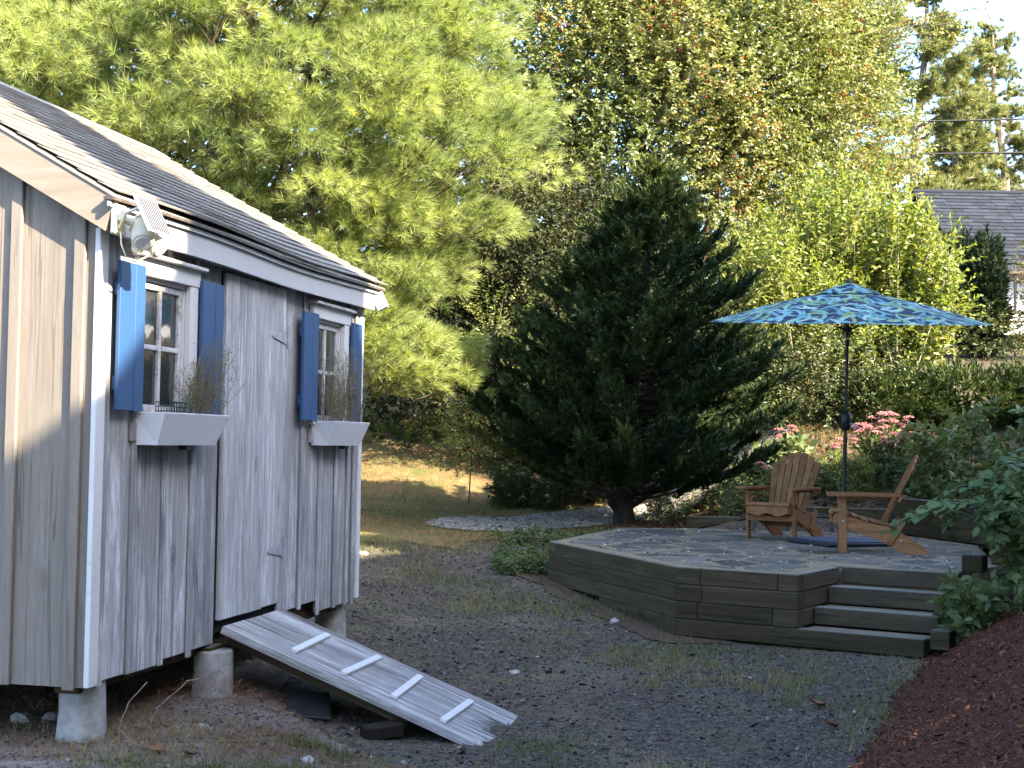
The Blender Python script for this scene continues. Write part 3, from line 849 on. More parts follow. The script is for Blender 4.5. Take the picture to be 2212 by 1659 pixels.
# entry ramp
GZ = g(SHED[0] + 1.68 * NX[0] + 2 * AX[0], SHED[1] + 1.68 * NX[1] + 2 * AX[1])
rl = math.hypot(1.66, .50 - (GZ + .02))
ramp_a = math.atan2(.50 - (GZ + .02), 1.66)
rp = SHED
ramp = empty('entry_ramp', (SHED[0] + .05 * NX[0] + 1.98 * AX[0], SHED[1] + .05 * NX[1] + 1.98 * AX[1], .468), 0, 'weathered plank ramp with four white cleats leading up to the shed door', 'ramp')
ramp.rotation_euler = (0, ramp_a, -YAW)
tot = rl + .06
ends = {0: [], 1: []}
pr = np.random.default_rng(5)
for k_, (a, b) in enumerate(((-.475, -.165), (-.162, .15), (.153, .472))):
    # plank outline with a splintered lower end
    nn = 17
    ys = np.linspace(a, b, nn)
    base_l = (tot + .02, tot - .15, tot + .10)[k_]
    jag = (.10, .16, .015)[k_]
    pts = [(0, a), (0, b)]
    for yy in ys[::-1]: pts.append((base_l - jag * pr.uniform(0, 1) ** 1.5 - (.07 if k_ == 1 else 0) * (yy - a), yy))
    th = .045 if k_ != 1 else .043
    MB().prism(pts, -.045, (th - .045) + .0, axis=2).build('plank', MAT['ramp'], ramp)
for xc, ya, yb in ((.42, -.36, .30), (.77, -.35, .33), (1.09, -.36, .31), (1.44, -.38, .27)):
    MB().box((xc, (ya + yb) / 2, .012), (.045, yb - ya, .022), Matrix.Rotation(pr.uniform(-.04, .06), 3, 'Z'), .003).build('cleat', MAT['white'], ramp)
for yy in (-.33, .33):
    MB().b2((.02, yy - .035, -.12), (1.25, yy + .035, -.047), ch=.003).build('joist', MAT['timber'], ramp)

# flower boxes
def flower_box(s0, s1, label, soil=.0):
    b = empty('flower_box', SHED, -YAW, label, 'planter', 'flower boxes under the shed windows')
    z0, z1 = 1.552, 1.722
    T = [(.012, s0, z1), (.194, s0, z1), (.194, s1, z1), (.012, s1, z1)]
    B = [(.012, s0 + .02, z0), (.136, s0 + .035, z0), (.136, s1 - .075, z0), (.012, s1 - .06, z0)]
    c = np.array([.1, (s0 + s1) / 2, z1])
    def panel(i, j, name):
        v = [T[i], T[j], B[j], B[i]]
        P = [np.array(q) for q in v]
        n = np.cross(P[1] - P[0], P[2] - P[0]); n /= np.linalg.norm(n)
        if n @ (c - sum(P) / 4) < 0: n = -n
        v2 = [tuple(q + n * .014) for q in P]
        MB().add(v + v2, [(0, 1, 2, 3), (7, 6, 5, 4), (0, 4, 5, 1), (1, 5, 6, 2), (2, 6, 7, 3), (3, 7, 4, 0)]).build(name, MAT['box_white'], b)
    panel(0, 1, 'end_panel'); panel(2, 3, 'end_panel'); panel(1, 2, 'front_panel'); panel(3, 0, 'back_panel')
    MB().b2((.02, s0 + .05, z0 + .002), (.13, s1 - .09, z0 + .014)).build('bottom_panel', MAT['box_white'], b)
    MB().add([(.03, s0 + .02, z1 - .028), (.178, s0 + .02, z1 - .028), (.178, s1 - .02, z1 - .024), (.03, s1 - .02, z1 - .024)], [(0, 1, 2, 3)]).build('soil', MAT['soil'], b)
    MB().box((.10, s0 + .45, z0 - .012), (.05, .09, .03), None, .006).build('bracket', MAT['black'], b)
    MB().b2((.008, s0 - .035, z0 + .02), (.035, s0 + .002, z0 + .12), ch=.003).build('cleat', MAT['side_board'], b)
    sc = MB()
    for (ss_, zz) in ((s0 + .05, z0 + .02), (s0 + .3, z0 + .02), (s1 - .12, z0 + .02), (s0 + .04, z1 - .02), (s1 - .04, z1 - .02)):
        t = (zz - z0) / (z1 - z0); xx = .136 + (.194 - .136) * t
        sc.tube([(xx - .002, ss_, zz), (xx + .0025, ss_, zz)], .004, 6)
    sc.build('screw', MAT['metal'], b)
    return b
flower_box(.392, 1.222, 'white tapered flower box under the near window, holding a green wire basket')
flower_box(3.0, 3.775, 'white tapered flower box under the far window, full of dry stalks')

def S2W(x, s, z):
    return np.array([SHED[0] + x * NX[0] + s * AX[0], SHED[1] + x * NX[1] + s * AX[1], z])

# wire suet basket in the near box
bk = MB()
for i in range(9):
    yy = .55 + i * .032
    bk.tube([(.06, yy, 1.72), (.06, yy, 1.785), (.15, yy, 1.785), (.15, yy, 1.72)], .0028, 5)
for i in range(5):
    xx = .06 + i * .0225
    bk.tube([(xx, .545, 1.785), (xx, .81, 1.785)], .0028, 5)
for zz in (1.735, 1.76):
    bk.tube([(.15, .545, zz), (.15, .81, zz)], .0028, 5); bk.tube([(.06, .545, zz), (.15, .545, zz)], .0028, 5); bk.tube([(.06, .81, zz), (.15, .81, zz)], .0028, 5)
bko = bk.build('wire_basket', MAT['wire'], loc=SHED, rot=(0, 0, -YAW))
tag(bko, 'small green wire suet basket lying in the near flower box', 'basket')

# solar security light on the near end of the eave
sl = empty('solar_light', SHED, -YAW, 'cream twin head security light with small solar panel at the shed corner', 'lamp')
MB().box((.125, -.03, 2.675), (.03, .11, .15), None, .012).build('mount', MAT['cream'], sl)
MB().box((.15, -.045, 2.70), (.035, .05, .075), None, .012).build('mount', MAT['cream'], sl)
for (h0, h1, r0) in (((.16, -.03, 2.665), (.235, .055, 2.60), .03),):
    MB().tube([(.145, -.02, 2.68), (.19, .02, 2.665), (.215, .035, 2.64)], [.02, .024, .028], 12).build('neck', MAT['cream'], sl, smooth=True)
def head(c, d, r, L):
    c = Vector(c); d = Vector(d).normalized()
    b = MB().tube([c - d * L * .62, c - d * L * .6, c - d * L * .4, c, c + d * L * .5, c + d * L * .52], [r * .3, r * .62, r * .85, r, r * 1.02, r * .9], 20).build('lamp_head', MAT['cream'], sl, smooth=True)
    MB().tube([c + d * L * .50, c + d * L * .56], [r * .88, r * .70], 20).build('lens', MAT['box_white'], b)
head((.235, .015, 2.615), (.35, -.55, -.75), .056, .15)
head((.26, .075, 2.575), (.75, -.15, -.62), .050, .12)
MB().box((.215, .005, 2.535), (.05, .05, .045), None, .016).build('motion_sensor', MAT['cream'], sl)
pts = [np.array(q) for q in ((.262, -.128, 2.785), (.262, .112, 2.785), (.352, .09, 2.603), (.352, -.128, 2.608))]
n = np.cross(pts[1] - pts[0], pts[2] - pts[0]); n /= np.linalg.norm(n)
if n[0] < 0: n = -n
ctr = sum(pts) / 4
pan = empty('solar_panel', tuple(ctr)); pan.parent = sl
ux = pts[1] - pts[0]; ux /= np.linalg.norm(ux); uy = np.cross(n, ux)
pan.rotation_euler = Matrix((Vector(ux), Vector(uy), Vector(n))).transposed().to_euler()
MB().box((0, 0, -.007), (.236, .204, .012), None, .004).build('panel_frame', MAT['white'], pan)
MB().box((0, 0, .0015), (.208, .178, .003)).build('solar_cells', MAT['solar'], pan)
for s_ in (-.09, .02):
    MB().tube([(.15, s_ + .03, 2.63), (.2, s_, 2.70), (.285, s_ - .02, 2.72)], .008, 8).build('strut', MAT['cream'], sl, smooth=True)
cab = MB().tube([(.15, -.05, 2.61), (.16, -.06, 2.55), (.18, -.04, 2.48), (.22, .0, 2.47), (.27, .05, 2.51), (.285, .055, 2.57), (.26, .02, 2.60)], .004, 6).build('cord', MAT['cream'], sl, smooth=True)

# ------------------------------------------------------------------ patio: flagstones, timber edging, steps
JZ = .5708

frng = np.random.default_rng(21)
seeds = []
while len(seeds) < 92:
    p = np.array([frng.uniform(.2, 5.2), frng.uniform(11.4, 17.7)])
    if in_poly(p[0], p[1], PATIO) and all(np.hypot((p - q)[0], (p - q)[1]) > .30 for q in seeds): seeds.append(p)
def clip(poly, m_, n_):
    out = []
    for i in range(len(poly)):
        a, b = poly[i], poly[(i + 1) % len(poly)]
        da, db = (a - m_) @ n_, (b - m_) @ n_
        if da <= 0: out.append(a)
        if da * db < 0: out.append(a + (b - a) * da / (da - db))
    return out
inner = [np.array(p) for p in PATIO]
def inset_poly(poly, w):
    P = [np.array(p, float) for p in poly]
    n = len(P); c = sum(P) / n; out = []
    area = sum(P[i][0] * P[(i + 1) % n][1] - P[(i + 1) % n][0] * P[i][1] for i in range(n))
    sg = 1 if area > 0 else -1
    for i in range(n):
        a, b, d = P[i - 1], P[i], P[(i + 1) % n]
        e1 = (b - a) / np.linalg.norm(b - a); e2 = (d - b) / np.linalg.norm(d - b)
        n1 = sg * np.array([-e1[1], e1[0]]); n2 = sg * np.array([-e2[1], e2[0]])
        k_ = n1 + n2; k_ /= max(.3, 1 + n1 @ n2)
        out.append(b + k_ * w)
    return out
INNER = inset_poly(PATIO, .15)
mb = MB(); mb.prism([tuple(p) for p in inset_poly(PATIO, .06)], .20, JZ, axis=2)
patio = tag(mb.build('patio', MAT['joint']), 'raised flagstone patio with sandy joints', kind='structure')
for i, s_ in enumerate(seeds):
    poly = [s_ + np.array(q) for q in ((-1.6, -1.6), (1.6, -1.6), (1.6, 1.6), (-1.6, 1.6))]
    for j, t in enumerate(seeds):
        if i != j and np.hypot(*(t - s_)) < 2.6: poly = clip(poly, (s_ + t) / 2, (t - s_))
        if not poly: break
    for a in range(len(INNER)):            # clip by the edging (the outline is clockwise or not: use its own centre)
        p, q = INNER[a], INNER[(a + 1) % len(INNER)]
        if a in (3,): continue
        n_ = np.array([(q - p)[1], -(q - p)[0]])
        if n_ @ (np.array([2.8, 14.6]) - p) > 0: n_ = -n_
        if poly and a != 2: poly = clip(poly, p, n_)
    if len(poly) < 3: continue
    c = sum(poly) / len(poly)
    if not in_poly(c[0], c[1], np.array(INNER)): continue
    # shrink for the joint, wobble the outline
    P = []
    n_ = len(poly)
    for a in range(n_):
        p, q = poly[a], poly[(a + 1) % n_]
        for t in (.12, .5, .88):
            w_ = p + (q - p) * t
            d_ = w_ - c; r_ = np.hypot(*d_)
            P.append(c + d_ * (1 - (.028 + frng.uniform(0, .045)) / max(r_, .05)))
    for a in range(len(P)):
        for _ in range(14):
            if in_poly(P[a][0], P[a][1], np.array(INNER)): break
            P[a] = c + (P[a] - c) * .9
    h = .5735 + frng.uniform(-.0015, .003)
    tx, ty = frng.uniform(-.003, .003, 2)
    m_ = len(P)
    v = [(p[0] + (p - c)[0] * .02, p[1] + (p - c)[1] * .02, JZ - .01) for p in P] + [(p[0], p[1], h - .002 + tx * (p - c)[0] + ty * (p - c)[1]) for p in P] + [(c[0] + (p - c)[0] * .96, c[1] + (p - c)[1] * .96, h + tx * (p - c)[0] + ty * (p - c)[1]) for p in P]
    f = [(a, (a + 1) % m_, m_ + (a + 1) % m_, m_ + a) for a in range(m_)] + [(m_ + a, m_ + (a + 1) % m_, 2 * m_ + (a + 1) % m_, 2 * m_ + a) for a in range(m_)] + [tuple(range(2 * m_, 3 * m_))]
    MB().add(v, f).build('flagstone', MAT['flag'], patio)

def timber(parent, a, b, zc, h=.139, d=.14, mat='timber', side=0.5, name='timber'):
    """a..b outer face line in plan; the timber lies to the left of a->b by side*d*2"""
    a = np.array(a, float); b = np.array(b, float)
    L = np.hypot(*(b - a)); e = (b - a) / L; nn = np.array([-e[1], e[0]])
    jit = frng.uniform(-.004, .004)
    c = (a + b) / 2 + nn * (d * side + jit)
    o = MB().box((0, 0, 0), (L - .004, d, h), None, .007).build(name, MAT[mat], parent, loc=(c[0], c[1], zc), rot=(0, 0, math.atan2(e[1], e[0])))
    return o
edging = empty('timber_edging', (1.4, 11.97, 0), 0, 'dark stacked timber edging holding the near sides of the patio', 'retaining wall')
def under(o, p):
    o.parent = p; o.matrix_parent_inverse = p.matrix_basis.inverted()
def T(parent, *a, **k):
    o = timber(None, *a, **k); under(o, parent); return o
ZC = [.5, .3575, .215, .0725]
# long left face P0 -> P1 (timber lies to the left when going P0->P1: inside is to the left)
lp = lambda t: P0 + (P1 - P0) * t
frontp = lambda d: P1 + E_ * d
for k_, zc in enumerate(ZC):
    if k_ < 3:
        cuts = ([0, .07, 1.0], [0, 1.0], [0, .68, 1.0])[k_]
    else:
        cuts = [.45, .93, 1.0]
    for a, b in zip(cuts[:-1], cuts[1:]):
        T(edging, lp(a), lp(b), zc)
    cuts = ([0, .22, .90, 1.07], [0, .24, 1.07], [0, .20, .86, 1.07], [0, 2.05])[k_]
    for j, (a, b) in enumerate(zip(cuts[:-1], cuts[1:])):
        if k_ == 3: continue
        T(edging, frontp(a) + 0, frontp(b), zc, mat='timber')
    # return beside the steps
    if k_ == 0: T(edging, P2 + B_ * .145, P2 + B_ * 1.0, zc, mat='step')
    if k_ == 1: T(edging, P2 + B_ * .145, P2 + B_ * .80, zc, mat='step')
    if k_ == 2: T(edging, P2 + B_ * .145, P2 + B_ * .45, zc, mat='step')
# back left rim, low
for a, b in (((PATIO[9]), P0),):
    T(edging, PATIO[9], P0, .5)
steps = empty('timber_steps', tuple(P2) + (0,), 0, 'four grey timber steps climbing to the patio beside the mulch', 'steps')
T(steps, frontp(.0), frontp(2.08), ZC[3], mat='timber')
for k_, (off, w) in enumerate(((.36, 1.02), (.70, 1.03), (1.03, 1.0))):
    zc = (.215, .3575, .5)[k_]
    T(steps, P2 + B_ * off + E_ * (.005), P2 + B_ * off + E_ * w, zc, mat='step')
for k_, off in enumerate((.0, .36, .70)):
    a = P2 + B_ * (off + .145) + E_ * .01; b = P2 + B_ * (off + .145) + E_ * 1.0
    c = b + B_ * .23; d = a + B_ * .23
    zt = (.1425, .285, .4275)[k_] - .012
    o = MB().prism([tuple(a), tuple(b), tuple(c), tuple(d)], zt - .1, zt, axis=2).build('tread_fill', MAT['joint']); under(o, steps)
# right end posts of the steps
posts = empty('timber_stub_wall', tuple(P4) + (0,), 0, 'short dark timber stubs at the right end of the steps', 'retaining wall')
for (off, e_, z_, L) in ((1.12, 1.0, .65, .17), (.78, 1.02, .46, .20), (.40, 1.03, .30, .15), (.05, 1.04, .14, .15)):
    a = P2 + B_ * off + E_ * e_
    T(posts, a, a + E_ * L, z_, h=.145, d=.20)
# wall at the back of the patio
back = empty('back_timber_wall', (3.6, 17.4, .57), 0, 'dark timber retaining wall behind the two chairs', 'retaining wall')
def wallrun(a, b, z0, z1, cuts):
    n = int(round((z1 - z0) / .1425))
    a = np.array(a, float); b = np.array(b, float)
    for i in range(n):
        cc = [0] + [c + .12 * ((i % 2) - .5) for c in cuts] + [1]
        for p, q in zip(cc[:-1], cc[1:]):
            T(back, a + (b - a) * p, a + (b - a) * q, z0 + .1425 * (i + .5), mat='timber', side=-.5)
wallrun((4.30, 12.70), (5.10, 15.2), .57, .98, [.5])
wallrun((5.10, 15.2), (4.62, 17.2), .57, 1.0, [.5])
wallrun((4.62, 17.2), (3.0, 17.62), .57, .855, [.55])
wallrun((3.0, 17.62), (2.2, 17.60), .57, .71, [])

# ------------------------------------------------------------------ chairs (front is local +Y)
def adirondack(loc, facing, label):
    c = empty('adirondack_chair', loc, math.atan2(-facing[0], facing[1]), label, 'chair', 'wooden chairs on the patio')
    w = MAT['chair']
    for sx in (-1, 1):
        MB().box((sx * .275, 0, .275), (.028, .078, .55), None, .004).build('front_leg', w, c)
        # outer gusset under the arm
        MB().prism([(-.035, .548), (.035, .548), (.02, .40), (-.01, .36), (-.03, .40)], sx * .29, sx * .312, axis=0).build('arm_bracket', w, c)
        # stringer / rear leg
        prof = [(.085, .375), (.095, .30), (.02, .265), (-.36, .125), (-.60, .0), (-.80, .0), (-.815, .03), (-.55, .20), (-.42, .262), (-.30, .285), (-.12, .335), (.0, .372), (.05, .384)]
        MB().prism(prof, sx * .232, sx * .258, axis=0).build('stringer', w, c)
        # folding link with a bolt
        lk = MB().box((sx * .272, -.50, .215), (.024, .06, .26), Matrix.Rotation(R(32), 3, 'X'), .008).build('folding_link', w, c)
        bt = MB()
        for (yy, zz, xx) in ((-.45, .29, .284), (-.545, .135, .284), (.0, .31, .289), (.005, .525, .289)):
            bt.tube([(sx * xx, yy, zz), (sx * (xx + .006), yy, zz)], .009, 10)
        bt.build('bolt', MAT['bolt'], c)
        # arm: broad paddle, narrowing to the back
        ol = [(sx * .235, .135), (sx * .25, .155), (sx * .355, .155), (sx * .375, .13), (sx * .378, .0), (sx * .37, -.25), (sx * .345, -.45), (sx * .32, -.60), (sx * .27, -.60), (sx * .262, -.42), (sx * .243, -.2), (sx * .233, .0)]
        MB().prism(ol, .551, .573, axis=2).build('armrest', w, c)
        MB().box((sx * .292, -.22, .535), (.02, .40, .03), None, .003).build('arm_rail', w, c)
    # seat slats follow the stringer top
    st = [(.062, .390), (-.025, .378), (-.115, .350), (-.205, .322), (-.295, .300), (-.375, .283)]
    for i, (yy, zz) in enumerate(st):
        an = math.atan2(st[max(i - 1, 0)][1] - st[min(i + 1, 5)][1], st[max(i - 1, 0)][0] - st[min(i + 1, 5)][0])
        MB().box((0, yy, zz + .006), (.515, .078, .019), Matrix.Rotation(an, 3, 'X'), .004).build('seat_slat', w, c)
    # rounded nose with scalloped apron
    xs = np.linspace(-.245, .245, 25)
    top = [(x_, .365) for x_ in xs]
    bot = [(x_, .278 + .014 * math.cos(x_ * 2 * math.pi / .245)) for x_ in xs[::-1]]
    MB().prism(top + bot, .098, .118, axis=1).build('apron', w, c)
    MB().box((0, .108, .385), (.515, .04, .03), Matrix.Rotation(-.5, 3, 'X'), .008).build('seat_nose', w, c)
    MB().box((0, .03, .235), (.53, .022, .06), None, .004).build('front_rail', w, c)
    MB().box((0, -.40, .16), (.46, .03, .06), None, .004).build('rear_rail', w, c)
    # fan back of seven slats
    lean = R(26)
    pv = Vector((0, -.375, .265))
    rot = Matrix.Rotation(lean, 3, 'X')
    n = 7
    for i in range(n):
        t = (i - (n - 1) / 2) / ((n - 1) / 2)
        xb, xt = t * .185, t * .255
        Lb, wb, wt = .76 - .13 * abs(t) ** 2.2, .052, .072
        top = []
        for q in np.linspace(0, math.pi, 7):
            top.append((xt + wt / 2 * math.cos(q), Lb + .012 * math.sin(q) - .028 * t * math.cos(q) * abs(t) ** .5))
        ol = [(xb - wb / 2, -.05), (xb + wb / 2, -.05)] + top
        v = []
        for yy in (-.009, .009):
            for (px_, pz_) in ol: v.append(tuple(rot @ Vector((px_, yy, pz_)) + pv))
        m_ = len(ol)
        f = [tuple(range(m_))[::-1], tuple(range(m_, 2 * m_))] + [(a, (a + 1) % m_, m_ + (a + 1) % m_, m_ + a) for a in range(m_)]
        MB().add(v, f).build('back_slat', w, c)
    for (zz, ww) in ((.03, .46), (.31, .66), (.60, .44)):
        p = rot @ Vector((0, -.024, zz)) + pv
        MB().box(tuple(p), (ww, .028, .06), rot, .004).build('back_rail', w, c)
    return c
adirondack((2.865, 15.60, .572), (-.58, -.81), 'brown wooden slatted garden chair left of the umbrella pole, turned towards the shed')
adirondack((3.285, 14.08, .572), (-.975, .20), 'brown wooden slatted garden chair seen side on, right of the umbrella pole')

# ------------------------------------------------------------------ umbrella
UB = (3.52, 15.05, .575)
um = empty('patio_umbrella', UB, 0, 'open blue and green leaf print patio umbrella on a black pole', 'umbrella')
um.rotation_euler = (0, R(0.9), R(-13))
RR, ZR, ZT = 1.47, 2.335, 2.76
nseg, nrad, nsub = 8, 9, 6
def canopy_mesh(r0, r1, zf, drop=.0):
    v = []; f = []
    K = nseg * nsub
    for i in range(nrad + 1):
        t = r0 + (r1 - r0) * i / nrad
        for k_ in range(K):
            th = 2 * math.pi * k_ / K
            loc_ = (k_ % nsub) / nsub
            chord = math.cos(math.pi / nseg) / math.cos((loc_ - .5) * 2 * math.pi / nseg)
            rr = t * chord * (1 - .022 * math.sin(math.pi * loc_) * (t / RR) ** 3)
            sg_ = math.sin(math.pi * loc_)
            z = zf(t) - .035 * sg_ * (t / RR) * (1 - .55 * t / RR) + .012 * sg_ * (t / RR) ** 3
            v.append((rr * math.cos(th), rr * math.sin(th), z))
    for i in range(nrad):
        for k_ in range(K):
            a = i * K + k_; b = i * K + (k_ + 1) % K
            f.append((a, b, b + K, a + K))
    return MB().add(v, f)
zf = lambda t: ZR + (ZT - .055 - ZR) * (1 - t / RR) ** 1.0 + .03 * math.sin(math.pi * t / RR)
canopy = canopy_mesh(.14, RR, zf).build('canopy', MAT['print'], um)
TILT = (R(5.0), 0, 0)
def tilted(o):
    rx = Matrix.Rotation(R(5.0), 4, 'X')
    o.matrix_local = Matrix.Translation((0, 0, 2.13)) @ rx @ Matrix.Translation((0, 0, -2.13)) @ o.matrix_local
    return o
tilted(canopy)
zf2 = lambda t: ZT - (t / .33) ** 1.2 * .115 + .01
canopy_mesh(.012, .33, zf2).build('vent', MAT['print'], canopy)
MB().tube([(0, 0, .02), (0, 0, 1.15)], .021, 14).build('pole', MAT['black'], um)
MB().tube([(0, 0, 1.14), (0, 0, 2.13)], .0175, 14).build('upper_pole', MAT['black'], um)
tilted(MB().tube([(0, 0, 2.12), (0, 0, 2.70)], .0175, 14).build('tilting_pole', MAT['black'], um))
MB().tube([(0, 0, 2.10), (0, 0, 2.16)], .024, 14).build('tilt_joint', MAT['black'], um)
MB().box((-.0, -.0195, 2.175), (.02, .004, .06)).build('sticker', MAT['white'], um)
tilted(MB().tube([(0, 0, ZT - .03), (0, 0, ZT + .012), (0, 0, ZT + .04), (0, 0, ZT + .05)], [.03, .035, .022, .008], 12).build('finial', MAT['black'], um))
tilted(MB().tube([(0, 0, 2.24), (0, 0, 2.30)], .045, 14).build('hub', MAT['black'], um))
cb = MB().tube([(0, 0, 1.20), (0, 0, 1.225), (0, 0, 1.30), (0, 0, 1.375), (0, 0, 1.40)], [.03, .055, .062, .055, .03], 14).build('crank_box', MAT['black'], um, smooth=True)
MB().tube([(.03, -.03, 1.27), (.085, -.06, 1.27), (.09, -.065, 1.24)], .008, 8).box((.098, -.07, 1.235), (.03, .03, .05), None, .005).build('crank_handle', MAT['metal'], cb)
for k_ in range(nseg):
    th = 2 * math.pi * k_ / nseg
    cx_, sx_ = math.cos(th), math.sin(th)
    rb = MB().tube([(.03 * cx_, .03 * sx_, zf(.14) - .02), (.7 * cx_, .7 * sx_, zf(.7) - .018), (1.45 * cx_, 1.45 * sx_, zf(1.45) - .012)], .007, 5).build('rib', MAT['black'], um)
    tilted(rb)
    MB().tube([(.04 * cx_, .04 * sx_, 2.27), (.66 * cx_, .66 * sx_, zf(.66) - .025)], .006, 5).build('strut', MAT['black'], rb)
ub = empty('umbrella_base', UB, R(20), 'low ridged navy umbrella base plate on the flagstones', 'umbrella base')
MB().box((0, 0, .02), (.86, .86, .035), None, .012).build('base_plate', MAT['navy'], ub)
for i in range(11):
    MB().box((0, -.38 + i * .076, .043), (.78 - .012 * abs(i - 5), .034, .014), None, .004).build('ridge', MAT['navy_pale'], ub)
MB().tube([(0, 0, .03), (0, 0, .36)], .029, 14).build('sleeve', MAT['black'], ub)

# ------------------------------------------------------------------ vegetation helpers
def frames(D):
    D = D / np.maximum(np.linalg.norm(D, axis=-1, keepdims=True), 1e-9)
    A = np.where(np.abs(D[..., 2:3]) < .9, np.array([0, 0, 1.]), np.array([1., 0, 0]))
    U = np.cross(D, A); U /= np.linalg.norm(U, axis=-1, keepdims=True)
    return D, U, np.cross(D, U)

def needle_tufts(P, D, K, shoot, nl, width, phi, r, tint0, tvar=.25, droop=0.0, keep=None):
    """P, D (T,3): tip shoots; K needles each, single triangles. returns V, F, tint"""
    Tn = len(P)
    D, U, Wv = frames(D)
    t = r.uniform(0, 1, (Tn, K, 1)) ** .7
    base = P[:, None] - D[:, None] * (1 - t) * shoot
    th = r.uniform(0, 2 * np.pi, (Tn, K, 1))
    ph = np.radians(r.uniform(phi[0], phi[1], (Tn, K, 1))) * (1.1 - .55 * t)
    rad = np.cos(th) * U[:, None] + np.sin(th) * Wv[:, None]
    d = np.cos(ph) * D[:, None] + np.sin(ph) * rad
    d[..., 2] -= droop * r.uniform(0, 1, (Tn, K))
    d /= np.linalg.norm(d, axis=-1, keepdims=True)
    L = nl * r.uniform(.75, 1.15, (Tn, K, 1))
    _, sU, sW = frames(d)
    a = r.uniform(0, np.pi, (Tn, K, 1))
    s = (np.cos(a) * sU + np.sin(a) * sW) * width
    v = np.stack([base - s, base + s, base + d * L], 2)            # T,K,3,3
    ti = np.clip(tint0[:, None] + r.normal(0, tvar, (Tn, K)), 0, 1)
    V = v.reshape(-1, 3); F = np.arange(len(V)).reshape(-1, 3)
    return V, F, np.repeat(ti.ravel(), 3)

def leaf_sprays(P, D, M_, L, size, r, tint0, tvar=.2, aspect=.5, up=.6, spread=60, flat=.5):
    """twigs at P along D of length L (T,), each with M_ leaves of four vertices (two triangles folded)"""
    Tn = len(P)
    D, U, Wv = frames(D)
    size = np.broadcast_to(np.asarray(size, float), (Tn,))
    t = (np.arange(M_)[None] + r.uniform(.2, .8, (Tn, M_))) / M_
    base = P[:, None] + D[:, None] * (t * np.asarray(L).reshape(-1, 1))[..., None]
    # leaves leave the twig on alternate sides, roughly in one plane facing the light
    side = np.where(np.arange(M_) % 2 == 0, 1, -1)[None, :, None]
    roll_ = r.normal(0, 1 - flat, (Tn, M_, 1)) * 1.4
    lat = U[:, None] * np.cos(roll_) + Wv[:, None] * np.sin(roll_)
    sp = np.radians(r.normal(spread, 14, (Tn, M_, 1)))
    d = np.cos(sp) * D[:, None] + np.sin(sp) * lat * side + r.normal(0, .22, (Tn, M_, 3))
    d[..., 2] -= .15
    d /= np.linalg.norm(d, axis=-1, keepdims=True)
    nrm = np.array([.30, -.25, up]) + r.normal(0, .45, (Tn, M_, 3)) + .30 * Wv[:, None]
    s = np.cross(d, nrm); s /= np.maximum(np.linalg.norm(s, axis=-1, keepdims=True), 1e-6)
    nn = np.cross(s, d)
    sz = (size[:, None] * r.uniform(.65, 1.2, (Tn, M_)))[..., None]
    mid = base + d * sz * .48
    v = np.stack([base, mid + s * sz * aspect * .5 + nn * sz * .10, base + d * sz - nn * sz * .08, mid - s * sz * aspect * .5 + nn * sz * .10], 2)
    V = v.reshape(-1, 3)
    q = np.arange(0, len(V), 4)[:, None]
    F = np.concatenate([q + np.array([[0, 1, 2]]), q + np.array([[0, 2, 3]])], 0)
    ti = np.clip(tint0[:, None] + r.normal(0, tvar, (Tn, M_)), 0, 1)
    return V, F, np.repeat(ti.ravel(), 4)

def cat(parts):
    V = []; F = []; Tt = []; o = 0
    for v, f, t in parts:
        V.append(v); F.append(f + o); Tt.append(t); o += len(v)
    return np.concatenate(V), np.concatenate(F), np.concatenate(Tt)

def curve_pts(a, b, bend, n=6):
    a = np.array(a, float); b = np.array(b, float); bend = np.array(bend, float)
    t = np.linspace(0, 1, n)[:, None]
    return a + (b - a) * t + bend * (4 * t * (1 - t))

def crown(name, parts, mat, parent):
    V, F, t = cat(parts)
    o = link(name, np_mesh(name, V, F, MAT[mat], t), parent)
    o['kind'] = 'stuff'
    return o

def limb_mesh(limbs, k=6):
    mb = MB()
    for pts, r0, r1 in limbs:
        n = len(pts); mb.tube([tuple(p) for p in pts], list(np.linspace(r0, r1, n)), k)
    return mb

